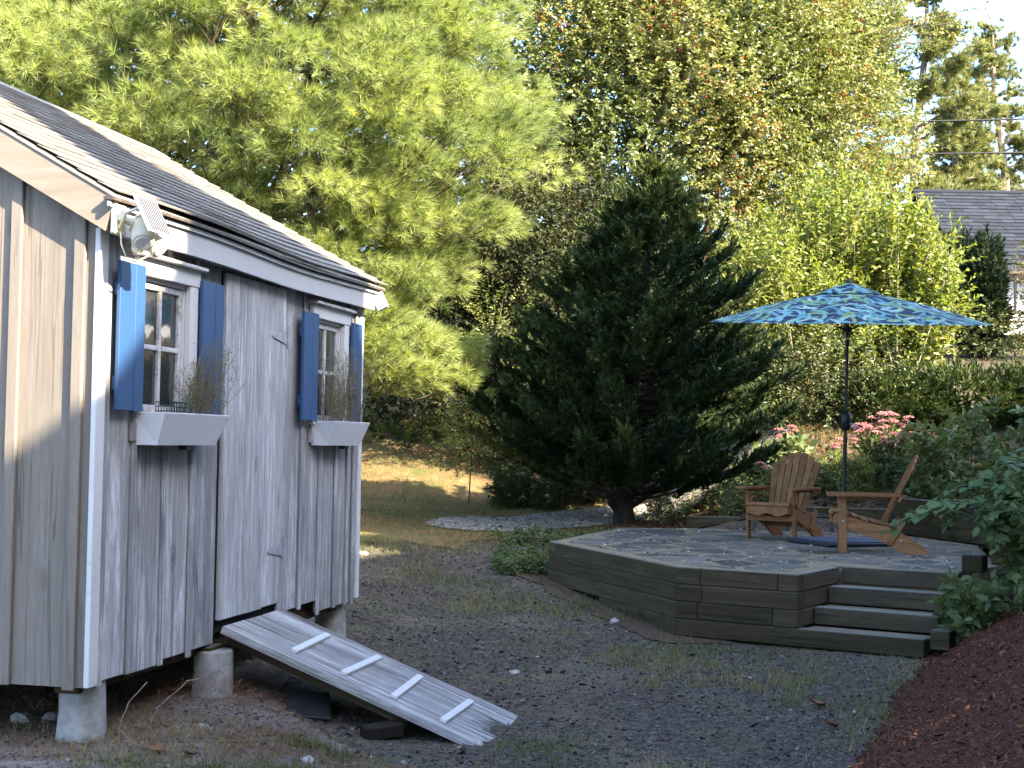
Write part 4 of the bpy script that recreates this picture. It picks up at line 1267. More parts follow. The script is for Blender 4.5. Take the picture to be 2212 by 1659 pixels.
# ------------------------------------------------------------------ white pine behind the shed
def white_pine(x, y, H, Rm, seed, label, lobes, K, nt, prof, front, zlim, azr, up=.45):
    """limbs ending in flattened lobes of needle tufts; only the half that faces the yard is dense"""
    r = np.random.default_rng(seed)
    z0 = g(x, y)
    root = empty('white_pine', (x, y, z0), 0, label, 'pine tree', 'white pines behind the shed')
    MB().tube([(0, 0, -.2), (.05, 0, H * .3), (-.05, .05, H * .6), (0, 0, H)], [.26, .2, .14, .03], 12).build('trunk', MAT['bark'], root)
    P = []; D = []; tt = []; limbs = []
    f0 = math.atan2(front[1], front[0])
    for i in range(lobes):
        h = zlim[0] + (zlim[1] - zlim[0]) * ((i + r.uniform(0, 1)) / lobes)
        az = f0 + r.uniform(-azr, azr)
        dh = np.array([math.cos(az), math.sin(az), 0])
        lat = np.array([-dh[1], dh[0], 0])
        deep = (i % 4 == 0)
        L = Rm * prof(h) * (r.uniform(.86, 1.08) if not deep else r.uniform(.55, .8))
        if i % 3 == 1: L *= r.uniform(.62, .95)
        c = dh * L + np.array([0, 0, h])
        a = np.array([0, 0, max(h - .25 * L, .3)])
        pts = curve_pts(a, c, (0, 0, -.08 * L), 8)
        if i % 5 == 0: limbs.append((pts, .02 + .008 * L, .008))
        R1, R2, R3 = r.uniform(.45, .85), r.uniform(.40, .75), r.uniform(.22, .40)
        lt = r.normal(.46, .15) - (.12 if deep else 0)  # inner lobes get a darker tint in place of crown shade
        m_ = int(nt * (1 if not deep else .6))
        q = r.normal(0, 1, (m_, 3)); q /= np.linalg.norm(q, axis=1, keepdims=True)
        q[:, 2] = np.where(q[:, 2] < -.45, -q[:, 2], q[:, 2])
        rad = .55 + .45 * r.uniform(0, 1, (m_, 1)) ** .5
        off = (q[:, :1] * dh * R1 + q[:, 1:2] * lat * R2 + q[:, 2:3] * np.array([0, 0, R3])) * rad
        P.append(c + off)
        D.append(off * np.array([1.2, 1.2, 1.0]) + dh * .35 + np.array([0, 0, up]) * R3 + r.normal(0, .12, (m_, 3)))
        tt.append(lt + r.normal(0, .09, m_))
        for k_ in range(0, m_, 14): limbs.append((curve_pts(pts[-2], c + off[k_] * .9, (0, 0, -.02), 3), .007, .003))
    P = np.concatenate(P); D = np.concatenate(D); tt = np.concatenate(tt)
    limb_mesh(limbs, 4).build('limb', MAT['bark'], root)
    crown('crown', [needle_tufts(P, D, K, .09, .165, .0038, (10, 80), r, np.clip(tt, 0, .72), .07, .10)], 'pine', root)
    return root
pprof = lambda h: np.interp(h, [1.3, 1.6, 2.2, 2.9, 3.4, 3.9, 4.5, 5.6, 6.4, 8], [.70, .74, .76, .80, .72, .86, 1.0, 1.0, .86, .8])
white_pine(-3.6, 18.8, 11.0, 3.55, 101, 'big sunlit white pine with long soft needles rising behind the shed', 380, 46, 46, pprof, (.42, -.9, 0), (1.75, 7.9), 1.5)
white_pine(-7.6, 18.4, 11.0, 4.0, 102, 'shadier white pine behind the shed roof at the left edge of the yard', 140, 44, 40, pprof, (.5, -.86, 0), (2.0, 7.6), 1.1)

# ------------------------------------------------------------------ dark cedar between patio and path
def cedar():
    r = np.random.default_rng(33)
    x, y = 1.52, 18.8
    z0 = g(x, y)
    root = empty('cedar_tree', (x, y, z0), 0, 'dark dense cedar with a bare forked trunk standing behind the patio', 'cedar tree')
    tr_ = MB().tube([(0, 0, -.15), (-.02, 0, .25), (.02, 0, .75), (.05, .03, 1.6), (.22, .0, 3.0), (.36, 0, 4.4)], [.175, .13, .115, .10, .06, .012], 10)
    tr_.build('trunk', MAT['bark_dark'], root)
    MB().tube([(.02, -.02, .05), (-.2, -.08, .3), (-.26, -.1, .65), (-.3, -.12, 1.2)], [.06, .045, .04, .02], 7).build('limb', MAT['bark_dark'], root)
    MB().tube([(.08, .0, .25), (.45, -.05, .50), (.9, -.1, .80), (1.3, -.1, 1.1)], [.04, .032, .022, .012], 7).build('limb', MAT['bark_dark'], root)
    limbs = []; P = []; D = []; tt = []
    H = 4.8
    zs = [.80, .95, 1.1, 1.5, 2.1, 2.8, 3.4, 3.9, 4.35, 4.8]
    rl = [1.0, 1.6, 2.0, 2.15, 2.0, 1.68, 1.28, .85, .5, .08]
    for i in range(300):
        h = .80 + (H - .80) * ((i + r.uniform(0, 1)) / 300) ** 1.1
        az = r.uniform(0, 2 * np.pi)
        dh = np.array([math.cos(az), math.sin(az), 0])
        wx = .36 * h / H
        L = np.interp(h, zs, rl) * r.uniform(.72, 1.10)
        if h < 1.0 and dh[0] > .2: L *= 1.05
        a = np.array([wx * .8, 0, max(h - .45 * min(L, 1.2), .25)])
        b = np.array([wx, 0, h]) + dh * L
        pts = curve_pts(a, b, (0, 0, -.10 * L), 6)
        limbs.append((pts, .022, .006))
        lt = r.normal(.42, .18)
        nt = int(16 + 30 * L)
        for j in range(nt):
            t = r.uniform(.06, 1.0) ** .62
            k_ = min(int(t * 5), 4)
            q = pts[k_] + (pts[k_ + 1] - pts[k_]) * (t * 5 - k_)
            lat = np.array([-dh[1], dh[0], 0]) * r.choice([-1, 1])
            dd = dh * r.uniform(.3, 1) + lat * r.uniform(0, .9) + np.array([0, 0, r.uniform(-.1, .9)])
            P.append(q + dd * r.uniform(.05, .30) * (1.15 - .5 * t)); D.append(dd + np.array([0, 0, .45])); tt.append(lt + r.normal(0, .1) + .10 * (t > .9))
    P = np.array(P); D = np.array(D); tt = np.array(tt)
    keep = ~((P[:, 2] < 1.05) & (np.hypot(P[:, 0], P[:, 1]) < .85))
    P, D, tt = P[keep], D[keep], tt[keep]
    # tips near the leader tinted yellow-green, sunlight put into the colour
    tt = np.where(P[:, 2] > 3.8, tt + .5 * (P[:, 2] - 3.8), tt)
    limb_mesh(limbs, 4).build('limb', MAT['bark_dark'], root)
    crown('crown', [needle_tufts(P, D, 24, .19, .078, .0110, (15, 65), r, np.clip(tt, 0, 1), .15)], 'cedar', root)
cedar()

# ------------------------------------------------------------------ broadleaf trees and bushes
def leafy(name, x, y, label, catg, blobs, n_tw, M_, tw, size, mat, seed, bark='bark', trunk=None, group=None, aspect=.5, spread=55, dz=None, updir=.35, shell=.55, flat=.5, tvar=.2, skip_back=True, limb_n=40, tr=.14):
    """blobs: (cx, cy, cz, rx, ry, rz, weight) relative to the base"""
    r = np.random.default_rng(seed)
    z0 = g(x, y) if dz is None else dz
    root = empty(name, (x, y, z0), 0, label, catg, group)
    P = []; D = []; tt = []; limbs = []
    wts = np.array([b[6] for b in blobs], float); wts /= wts.sum()
    for bi, (cx, cy, cz, rx, ry, rz, _) in enumerate(blobs):
        n = int(n_tw * wts[bi])
        dirs = r.normal(0, 1, (n * 2, 3)); dirs /= np.linalg.norm(dirs, axis=1, keepdims=True)
        if skip_back: dirs = dirs[(dirs[:, 1] < .35)]
        dirs = dirs[:n]
        n = len(dirs)
        # clumps: radius modulated on the sphere, so the outline is uneven and there are gaps
        lump = 1 + .16 * np.sin(5 * dirs[:, 0] + bi) * np.sin(6 * dirs[:, 2] + 2 * bi) + .10 * np.sin(13 * dirs[:, 0] + 9 * dirs[:, 2])
        rad = (shell + (1 - shell) * r.uniform(0, 1, n) ** .6) * lump
        C = np.array([cx, cy, cz]) + dirs * rad[:, None] * np.array([rx, ry, rz])
        P.append(C); D.append(dirs * np.array([1, 1, .7]) + np.array([0, 0, updir]) + r.normal(0, .35, (n, 3)))
        tt.append(.45 + .22 * np.sin(4 * dirs[:, 0] + 3 * dirs[:, 2] + 1.7 * bi) + r.normal(0, .08, n))
    P = np.concatenate(P); D = np.concatenate(D); tt = np.concatenate(tt)
    ok = P[:, 2] > -.05
    P, D, tt = P[ok], D[ok], tt[ok]
    L = tw * r.uniform(.6, 1.3, len(P))
    if trunk is None: trunk = [[(0, 0, -.2), (0, 0, blobs[0][2])]]
    mb = MB()
    for tk in trunk: mb.tube(tk, list(np.linspace(tr, tr * .35, len(tk))), 9)
    mb.build('trunk', MAT[bark], root)
    for i in r.choice(len(P), min(limb_n, len(P)), replace=False):
        tk = trunk[i % len(trunk)]
        a = np.array(tk[-1]) * r.uniform(.45, 1.0)
        limbs.append((curve_pts(a, P[i], r.normal(0, .12, 3) + np.array([0, 0, .15]), 6), .035 * tr / .14, .006))
    limb_mesh(limbs, 4).build('limb', MAT[bark], root)
    Dn = D / np.linalg.norm(D, axis=1, keepdims=True)
    crown('crown', [leaf_sprays(P, D, M_, L, size, r, np.clip(tt, .02, .9), tvar, aspect, .6, spread, flat)], mat, root)
    return root

# two big broadleaf trees that fill the middle of the view
leafy('broadleaf_tree', 2.6, 27, 'tall broadleaf tree with small glossy leaves above the cedar', 'tree',
      [(0, 0, 5.2, 2.7, 2.2, 3.3, 3), (-1.9, .3, 7.2, 2.1, 1.8, 2.6, 2), (1.4, -.3, 7.0, 2.4, 2.0, 2.6, 2.4), (-.3, 0, 9.3, 2.8, 2, 2.0, 1.8), (-1.6, .5, 3.6, 1.6, 1.5, 1.8, 1)],
      14000, 11, .42, .09, 'beech', 41, trunk=[[(0, 0, -.3), (.1, 0, 2), (-.2, 0, 5), (.1, 0, 8.5)], [(.1, 0, .2), (1.0, -.1, 3), (1.6, -.2, 6.5)]], shell=.40, limb_n=40, group='broadleaf trees behind the cedar', tvar=.17)
leafy('broadleaf_tree', 5.5, 28, 'tall broadleaf tree with reddish brown tinted leaves behind the blue umbrella', 'tree',
      [(0, 0, 4.6, 2.3, 2.0, 2.9, 2.4), (-1.0, -.2, 6.8, 2.3, 2.0, 2.4, 2.2), (.75, 0, 6.6, 1.35, 1.5, 2.1, 1.1), (.2, .2, 8.6, 2.0, 1.9, 1.6, 1.5)],
      12500, 11, .42, .088, 'beech', 42, trunk=[[(0, 0, -.3), (.1, 0, 2.5), (.3, 0, 5), (.2, 0, 8)], [(0, 0, .3), (-.9, -.1, 3), (-1.3, 0, 6.2)]], shell=.38, limb_n=45, group='broadleaf trees behind the cedar', tvar=.19)
# long overhanging twigs against the sky
def overhang():
    r = np.random.default_rng(77)
    base = np.array([6.9, 27.0, 0.0]); z0 = 9.3
    root = empty('overhanging_branch', (base[0], base[1], z0), 0, 'long thin leafy branch reaching across the open sky', 'branch')
    P = []; D = []; mb = MB()
    for (dx, dz, L) in ((2.0, .72, 9), (1.95, .05, 9), (1.35, .22, 7), (.9, .52, 6), (1.7, .45, 7)):
        pts = curve_pts((-1.2, 0, -.35), (dx, -.2, dz), (0, 0, .16), 9)
        mb.tube([tuple(p) for p in pts], list(np.linspace(.022, .005, 9)), 5)
        for i in range(3, 9):
            for _ in range(3):
                P.append(pts[i] + r.normal(0, .03, 3)); D.append((pts[i] - pts[i - 1]) / .3 + r.normal(0, .55, 3))
    mb.build('limb', MAT['bark'], root)
    P = np.array(P); D = np.array(D)
    crown('leaves', [leaf_sprays(P, D, 6, np.full(len(P), .28), .09, r, r.uniform(.4, .95, len(P)), .1, .45)], 'beech', root)
overhang()
# darker broadleaf wood edge between pine and cedar
leafy('understorey_tree', -.1, 24.5, 'leafy understorey tree in the dark gap between pine and cedar', 'tree',
      [(0, 0, 2.0, 1.9, 1.5, 1.9, 2), (.8, .1, 3.6, 1.5, 1.4, 1.6, 1.4), (-.6, 0, 3.9, 1.6, 1.4, 1.5, 1.2)], 4200, 10, .36, .08, 'woods', 43, shell=.35, trunk=[[(0, 0, -.2), (.1, 0, 1.5), (0, 0, 3.5)], [(.2, 0, 0), (.9, 0, 2.4)]], tr=.09)
leafy('sapling', -.62, 21.2, 'pale green sapling with paired leaflets in front of the pine skirt', 'sapling',
      [(0, 0, 1.2, .45, .4, .4, 1), (.25, 0, 2.5, .5, .4, .6, 1), (-.1, 0, .8, .5, .4, .3, .8)], 200, 14, .36, .05, 'bush', 44, shell=.2, trunk=[[(0, 0, -.1), (.05, 0, 1.2), (.2, 0, 2.5)]], tr=.012, aspect=.55, spread=75, limb_n=14, skip_back=False, flat=.85)
leafy('wood_edge_shrub', .7, 24.0, 'low tangled shrub with sunlit leaves left of the cedar trunk', 'shrub',
      [(0, 0, .65, 1.15, .8, .8, 1), (-.9, 0, .5, .8, .6, .6, .7)], 620, 9, .3, .06, 'under', 45, shell=.25, tr=.03, trunk=[[(0, 0, -.1), (.1, 0, .7)]], limb_n=25)
leafy('wood_edge_shrub', 2.7, 23.2, 'sunlit shrub showing between the cedar and the light green bush', 'shrub',
      [(0, 0, .8, 1.3, .8, 1.0, 1)], 620, 9, .3, .065, 'under', 46, shell=.25, tr=.03, trunk=[[(0, 0, -.1), (.1, 0, .7)]], limb_n=25)
# light green bush behind the umbrella: upright wands with ranked leaves
def wand_bush(x, y, label, n, H, spread_, seed, mat, size, M_, lean=.35, name='leafy_bush', tw=None, group=None, ry=.8, hmin=.6, tvar=.16):
    r = np.random.default_rng(seed)
    root = empty(name, (x, y, g(x, y)), 0, label, 'bush', group)
    mb = MB(); parts_P = []; parts_D = []; parts_L = []; tt = []
    for i in range(n):
        a = r.normal(0, .25, 2)
        dx = r.uniform(-1, 1); dy = r.uniform(-1, 1) * ry
        h = H * (hmin + (1 - hmin) * r.uniform(0, 1)) * (1 - .38 * dx * dx)
        top = np.array([dx * spread_, dy * spread_, h])
        pts = curve_pts((a[0], a[1], 0), top, (dx * spread_ * .15, dy * .2, .12 * h), 8)
        mb.tube([tuple(p) for p in pts], list(np.linspace(.018, .004, 8)), 5)
        lt = r.normal(.5, .12)
        for k_ in range(1, 8):
            nb = 3 if k_ > 2 else 2
            for b in range(nb):
                dd = pts[k_] - pts[k_ - 1]; dd /= np.linalg.norm(dd)
                d2 = dd + r.normal(0, .75, 3) * np.array([1, 1, .5]) + np.array([0, 0, .25])
                parts_P.append(pts[k_ - 1] + (pts[k_] - pts[k_ - 1]) * r.uniform(0, 1)); parts_D.append(d2); parts_L.append(r.uniform(.28, .62)); tt.append(lt)
        parts_P.append(pts[-1]); parts_D.append(pts[-1] - pts[-2]); parts_L.append(.45); tt.append(lt + .1)
    mb.build('stem', MAT['bark_pale'], root)
    P = np.array(parts_P); D = np.array(parts_D)
    crown('leaves', [leaf_sprays(P, D, M_, np.array(parts_L), size, r, np.clip(np.array(tt), 0, 1), tvar, .42, .6, 48, .75)], mat, root)
    return root
wand_bush(5.0, 22.0, 'tall light green bush of upright leafy wands behind the umbrella', 130, 3.35, 1.5, 51, 'bush', .105, 12)
wand_bush(3.95, 21.2, 'lower light green bush between the cedar and the umbrella pole', 80, 2.7, 1.0, 52, 'bush', .095, 11)
wand_bush(5.95, 21.6, 'arching light green bush at the right edge of the umbrella', 55, 3.1, .75, 53, 'bush', .115, 12)
leafy('bush_skirt', 4.5, 20.6, 'loose leafy shrub around the feet of the light green bushes', 'shrub',
      [(0, 0, .55, 1.7, .7, .85, 1), (-1.0, 0, .7, .9, .6, .8, .5)], 1350, 9, .3, .062, 'under', 54, shell=.2, tr=.03, trunk=[[(0, 0, -.1), (.1, 0, .8)]], limb_n=30)

def sprayball(name, x, y, label, catg, blobs, n, K, mat, seed, nl=.07, width=.008, shoot=.2, dz=None, trunk=None, bark='bark_dark', updir=.6, phi=(15, 60), shell=.6, tr=.08, group=None):
    r = np.random.default_rng(seed)
    z0 = g(x, y) if dz is None else dz
    root = empty(name, (x, y, z0), 0, label, catg, group)
    P = []; D = []; tt = []
    wts = np.array([b[6] for b in blobs], float); wts /= wts.sum()
    for bi, (cx, cy, cz, rx, ry, rz, _) in enumerate(blobs):
        m_ = int(n * wts[bi])
        dirs = r.normal(0, 1, (m_, 3)); dirs /= np.linalg.norm(dirs, axis=1, keepdims=True)
        dirs[:, 1] = np.where(dirs[:, 1] > .4, -dirs[:, 1], dirs[:, 1])
        lump = 1 + .13 * np.sin(6 * dirs[:, 0] + bi) * np.sin(7 * dirs[:, 2])
        C = np.array([cx, cy, cz]) + dirs * ((shell + (1 - shell) * r.uniform(0, 1, m_) ** .6) * lump)[:, None] * np.array([rx, ry, rz])
        P.append(C); D.append(dirs + np.array([0, 0, updir]) + r.normal(0, .3, (m_, 3))); tt.append(.45 + .2 * np.sin(5 * dirs[:, 0] + 4 * dirs[:, 2]) + r.normal(0, .1, m_))
    P = np.concatenate(P); D = np.concatenate(D); tt = np.clip(np.concatenate(tt), 0, 1)
    ok = P[:, 2] > 0; P, D, tt = P[ok], D[ok], tt[ok]
    mb = MB()
    for tk in (trunk or [[(0, 0, -.1), (0, 0, blobs[0][2])]]): mb.tube(tk, list(np.linspace(tr, tr * .3, len(tk))), 7)
    mb.build('trunk', MAT[bark], root)
    crown('crown', [needle_tufts(P, D, K, shoot, nl, width, phi, r, tt, .15)], mat, root)
    return root
sprayball('arborvitae', 8.35, 25.2, 'tall dark arborvitae column beside the far house', 'evergreen', [(0, 0, 1.0, .5, .5, 1.1, 1), (.05, 0, 1.5, .40, .42, .85, .7), (-.35, .3, 1.3, .45, .5, 1.2, .8)], 1500, 22, 'arbor', 61, .09, .011, .22)
sprayball('arborvitae', 8.7, 25.9, 'second dark arborvitae, right of the taller one', 'evergreen', [(0, 0, .85, .36, .4, 1.0, 1)], 600, 22, 'arbor', 62, .09, .011, .22)
sprayball('juniper_hedge', 6.6, 20.5, 'low spreading juniper hedge below the far house, sunlit on top', 'hedge', [(-1.1, 0, .35, 1.1, .7, .55, 1), (0, .1, .4, 1.2, .8, .6, 1.2), (1.2, 0, .45, 1.2, .7, .6, 1.1), (2.4, 0, .45, 1.2, .7, .6, 1)], 3000, 22, 'hedge', 63, .075, .009, .22, updir=.5)
leafy('dry_bush', 9.6, 25.0, 'pale dry looking bush in front of the far deck', 'bush', [(0, 0, 1.2, .62, .5, 1.25, 1)], 520, 8, .3, .07, 'dryweed', 64, shell=.3, trunk=[[(0, 0, -.1), (.05, 0, 1.4)]], tr=.04, limb_n=30)
leafy('deck_shrub', 8.4, 25.6, 'small green shrub at the foot of the far deck', 'shrub', [(0, -.6, .35, .65, .5, .5, 1)], 260, 8, .25, .075, 'under', 65, shell=.3, trunk=[[(0, -.6, -.1), (.05, -.6, .4)]], tr=.03, limb_n=10)

# pitch pines far right
def pitch_pine(x, y, H, seed, label, lean=.0, n=26, first=.45, Lm=1.9, forked=False):
    r = np.random.default_rng(seed)
    z0 = g(x, y)
    root = empty('pitch_pine', (x, y, z0), 0, label, 'pine tree', 'pitch pines beyond the far house')
    tk = [(0, 0, -.3), (lean * .3, 0, H * .3), (lean * .4, .1, H * .55), (lean, 0, H * .8), (lean * 1.1, 0, H)]
    MB().tube(tk, [.20, .17, .14, .09, .02], 8).build('trunk', MAT['bark_pale'], root)
    tkx = lambda h: np.interp(h / H, [0, .3, .55, .8, 1], [0, lean * .3, lean * .4, lean, lean * 1.1])
    P = []; D = []; tt = []; limbs = []
    for i in range(n):
        u = first + (1 - first) * ((i + r.uniform(0, 1)) / n)
        h = H * u
        az = r.uniform(0, 2 * np.pi); dh = np.array([math.cos(az), math.sin(az), 0])
        L = Lm * np.interp(u, [first, first + .2, .85, 1], [.7, 1, .65, .15]) * r.uniform(.55, 1.15)
        a = np.array([tkx(h), 0, h]); b = a + dh * L + np.array([0, 0, r.uniform(-.1, .5) * L])
        pts = curve_pts(a, b, r.normal(0, .12, 3), 6)
        limbs.append((pts, .05, .012))
        for j in range(int(30 * L) + 12):
            t = r.uniform(.35, 1)
            q = pts[0] + (pts[-1] - pts[0]) * t + r.normal(0, .16, 3) * np.array([1, 1, .7])
            dd = dh * .6 + r.normal(0, .6, 3) + np.array([0, 0, .5])
            P.append(q); D.append(dd); tt.append(r.normal(.5, .15))
    limb_mesh(limbs, 4).build('limb', MAT['bark_pale'], root)
    P = np.array(P); D = np.array(D)
    crown('crown', [needle_tufts(P, D, 30, .12, .22, .014, (15, 80), r, np.clip(np.array(tt), 0, 1), .15)], 'pitch', root)
pitch_pine(12.3, 44, 12.3, 71, 'tall pitch pine with a thick bare trunk standing left of the far roof', .5, 44, .34, 2.1)
pitch_pine(14.6, 46, 9.6, 72, 'mid height bushy pitch pine between the two taller ones', -.3, 34, .3, 1.9)
pitch_pine(17.0, 48, 11.6, 73, 'slender pitch pine with a pale trunk rising over the far roof', -.7, 36, .45, 1.6)
pitch_pine(15.6, 47, 8.2, 74, 'short leaning pitch pine with a pale trunk behind the far roof', -.8, 20, .5, 1.5)
pitch_pine(18.6, 50, 9.0, 75, 'pitch pine at the right edge of the view behind the roof', .2, 26, .4, 1.7)
pitch_pine(10.3, 45, 10.5, 76, 'pitch pine half hidden by the broadleaf crown', .3, 34, .3, 1.9)
# far wood that closes the view low down
def far_woods():
    r = np.random.default_rng(81)
    parts = []
    for (x0_, x1_, yy, h, dens, sz) in ((-26, 9, 36, 9.5, 16, .26), (9, 34, 60, 6.0, 6, .3), (4, 16, 40, 3.2, 12, .26), (-12, 2.2, 28.5, 8.5, 34, .17), (-13, -2.4, 22.5, -8.8, 22, .2), (-7, 1.8, 27.2, 1.0, 60, .10), (-2.5, 3.2, 25.8, 4.3, 50, .095)):
        low = 3.4 if h < 0 else 0.0          # a crown that starts above the ground
        h = abs(h)
        n = int((x1_ - x0_) * h * dens)
        x = r.uniform(x0_, x1_, n); z = low + r.uniform(0, 1, n) ** .85 * (h - low) * (1 + .18 * np.sin(x * 1.1) + .1 * np.sin(x * 2.7))
        y = yy + r.uniform(-1, 1, n)
        P = np.stack([x, y, G(x, y, False) + z], -1)
        D = r.normal(0, 1, P.shape) + np.array([0, -.4, .4])
        parts.append(leaf_sprays(P, D, 8, np.full(n, sz * 3.2), sz, r, np.clip(.45 + .2 * np.sin(x * 1.3) + r.normal(0, .1, n), 0, 1), .18, .6))
    V, F, t = cat(parts)
    o = link('far_woods', np_mesh('far_woods', V, F, MAT['woods'], t))
    tag(o, 'distant wood closing the view behind the trees', kind='stuff')
far_woods()

# ------------------------------------------------------------------ far house
FH = (9.05, 0, 0)
fh = empty('far_house', (9.05, 32.0, 3.6), 0, 'white sided house with dark shingle roof beyond the hedge', 'house')
FR, FE, FYE = 3.80, 1.72, -3.75                       # ridge and eave heights above base, eave y
hr = np.random.default_rng(91)
MB().b2((.35, -3.3, -.4), (11.5, 3.3, 1.75)).build('wall', MAT['siding'], fh)
for i in range(16):
    z = -.35 + .13 * i
    MB().add([(.33, -3.322, z), (11.5, -3.322, z), (11.5, -3.306, z + .128), (.33, -3.306, z + .128), (.33, -3.302, z), (11.5, -3.302, z)], [(0, 1, 2, 3), (0, 4, 5, 1)]).build('siding_board', MAT['siding'], fh)
MB().prism([(-3.3, 1.75), (3.3, 1.75), (0, FR - .1)], .35, .50, axis=0).build('gable', MAT['siding'], fh)
MB().b2((3.2, -3.35, .35), (4.2, -3.325, 1.45), ch=.01).build('window', MAT['glass'], fh)
fro = MB()
sl_ = (FR - FE) / -FYE
for sg in (1, -1):
    v = [(0, 0, FR), (0, sg * FYE, FE), (12, sg * FYE, FE), (12, 0, FR), (0, 0, FR - .12), (0, sg * FYE, FE - .12), (12, sg * FYE, FE - .12), (12, 0, FR - .12)]
    fro.add(v, [(0, 1, 2, 3), (7, 6, 5, 4), (0, 4, 5, 1), (1, 5, 6, 2), (2, 6, 7, 3), (3, 7, 4, 0)])
fro = fro.build('roof', MAT['house_shingle'], fh)
rows = 20
LL = math.hypot(FYE, FR - FE); c_, s_ = -FYE / LL, (FR - FE) / LL
for r_ in range(rows):
    t0 = r_ * LL / rows; t1 = (r_ + 1) * LL / rows + .05
    x = -.02 - (.15 if r_ % 2 else 0)
    while x < 4.2:
        w = .30 + hr.uniform(-.06, .06)
        def Q(t, xx, o): return (xx, -(t * c_ + o * s_), FR - t * s_ + o * c_)
        xa, xb = max(x, -.02) + .004, x + w - .004
        x += w
        if xb - xa < .05: continue
        th = .02 + hr.uniform(0, .014)
        v = [Q(t0, xa, .004), Q(t0, xb, .004), Q(t1, xb, th), Q(t1, xa, th), Q(t1, xb, .003), Q(t1, xa, .003)]
        MB().add(v, [(0, 1, 2, 3), (3, 2, 4, 5), (0, 3, 5), (1, 4, 2)]).build('shingle', MAT['house_shingle'], fro)
MB().tube([(-.03, 0, FR + .01), (12, 0, FR + .01)], .06, 8).build('ridge_cap', MAT['house_shingle'], fro)
MB().b2((-.03, FYE - .03, FE - .16), (12, FYE + .02, FE + .0)).build('eave_board', MAT['navy'], fro)
# deck with balusters
dk = empty('house_deck', (9.4, 27.6, g(9.6, 27.2)), 0, 'white skirted deck with dark baluster railing on the far house', 'deck')
MB().b2((0, -.02, .32), (3.2, .04, .56), ch=.01).build('skirt_board', MAT['white'], dk)
MB().b2((0, .0, .565), (3.2, 1.2, .62), ch=.01).build('decking', MAT['step'], dk)
MB().b2((0, .04, .74), (3.2, .10, .80), ch=.008).build('bottom_rail', MAT['step'], dk)
MB().b2((0, .02, 1.52), (3.2, .12, 1.58), ch=.008).build('top_rail', MAT['step'], dk)
for i in range(11):
    MB().b2((.12 + .27 * i, .05, .80), (.17 + .27 * i, .09, 1.52)).build('baluster', MAT['black'], dk)
for xx in (0, 1.55, 3.1):
    MB().b2((xx, .0, -.2), (xx + .10, .10, 1.6), ch=.008).build('post', MAT['step'], dk)
# pale cottage glimpsed through the trees left of the cedar
ct = empty('glimpsed_cottage', (-.8, 32.5, g(-.8, 32.5)), R(4), 'white house barely glimpsed through the leaves left of the cedar', 'house')
MB().b2((-1.6, -1.5, -.3), (2.6, 1.5, 2.6)).build('wall', MAT['white'], ct)
cr_ = MB()
cr_.prism([(-1.8, 2.55), (1.8, 2.55), (0, 3.9)], -1.8, 2.8, axis=0)
cr_.build('roof', MAT['house_shingle'], ct)
MB().b2((.2, -1.53, .9), (1.0, -1.505, 2.0), ch=.01).build('window', MAT['glass'], ct)

# overhead cables
for nm, za, zb, dy, lab in (('overhead_cable', 9.18, 10.35, 0, 'upper of two thin black overhead cables crossing the pines'), ('overhead_cable', 8.62, 9.45, .3, 'lower of two thin black overhead cables crossing the pines')):
    pts = []
    for t in np.linspace(0, 1, 25):
        x = -4 + 30 * t
        pts.append((x, 33.2 + dy - .6 * t, za + (zb - za) * t * .95 - .55 * 4 * t * (1 - t) + .1))
    tag(MB().tube(pts, .020, 5).build(nm, MAT['rubber']), lab, 'cable', 'overhead cables')

# ------------------------------------------------------------------ flowers and weeds
def sedum(x, y, h, w, n, seed, label):
    r = np.random.default_rng(seed)
    root = empty('pink_sedum', (x, y, g(x, y)), 0, label, 'flower plant', 'pink flowering plants on the bank')
    st = MB(); heads = []; P = []; D = []
    for i in range(n):
        a = r.uniform(0, 6.28); q = math.sqrt(r.uniform(0, 1))
        top = (w * q * math.cos(a), w * .6 * q * math.sin(a), h * (1 - .35 * q * q) * r.uniform(.8, 1.06))
        pts = curve_pts((top[0] * .25, top[1] * .25, 0), top, (0, 0, .02), 5)
        st.tube([tuple(p) for p in pts], .006, 4)
        for k_ in range(5):
            P.append(pts[0] + (pts[-1] - pts[0]) * r.uniform(.1, .9)); D.append((r.normal(), r.normal(), .6))
        heads.append(np.array(top))
    st.build('stem', MAT['stem'], root)
    V, F, t = leaf_sprays(np.array(P), np.array(D), 5, np.full(len(P), .12), .075, r, r.uniform(.3, .8, len(P)), .15, .5)
    o = link('leaves', np_mesh('leaves', V, F, MAT['weed'], t), root); o['kind'] = 'stuff'
    for hd_ in heads:
        rad = r.uniform(.045, .075)
        m_ = 46
        a = r.uniform(0, 6.28, m_); q = np.sqrt(r.uniform(0, 1, m_)) * rad
        c = hd_ + np.stack([q * np.cos(a), q * np.sin(a), .028 * (1 - (q / rad) ** 2) + r.uniform(-.006, .006, m_)], -1)
        s = .011
        off = np.array([(-s, 0, 0), (0, -s, .002), (s, 0, 0), (0, s, .002), (0, 0, s)])
        Vv = (c[:, None] + off[None]).reshape(-1, 3)
        q0 = np.arange(m_)[:, None] * 5
        Fv = np.concatenate([q0 + np.array([[0, 1, 4]]), q0 + np.array([[1, 2, 4]]), q0 + np.array([[2, 3, 4]]), q0 + np.array([[3, 0, 4]])], 0)
        link('flower_head', np_mesh('flower_head', Vv, Fv, MAT['pink'], np.repeat(r.uniform(0, 1, m_), 5)), root)
sedum(4.85, 18.3, .92, .52, 66, 111, 'large clump of pink sedum flowers sunlit right of the umbrella pole')
sedum(4.18, 18.2, .62, .17, 9, 112, 'smaller pink sedum clump close beside the umbrella pole')
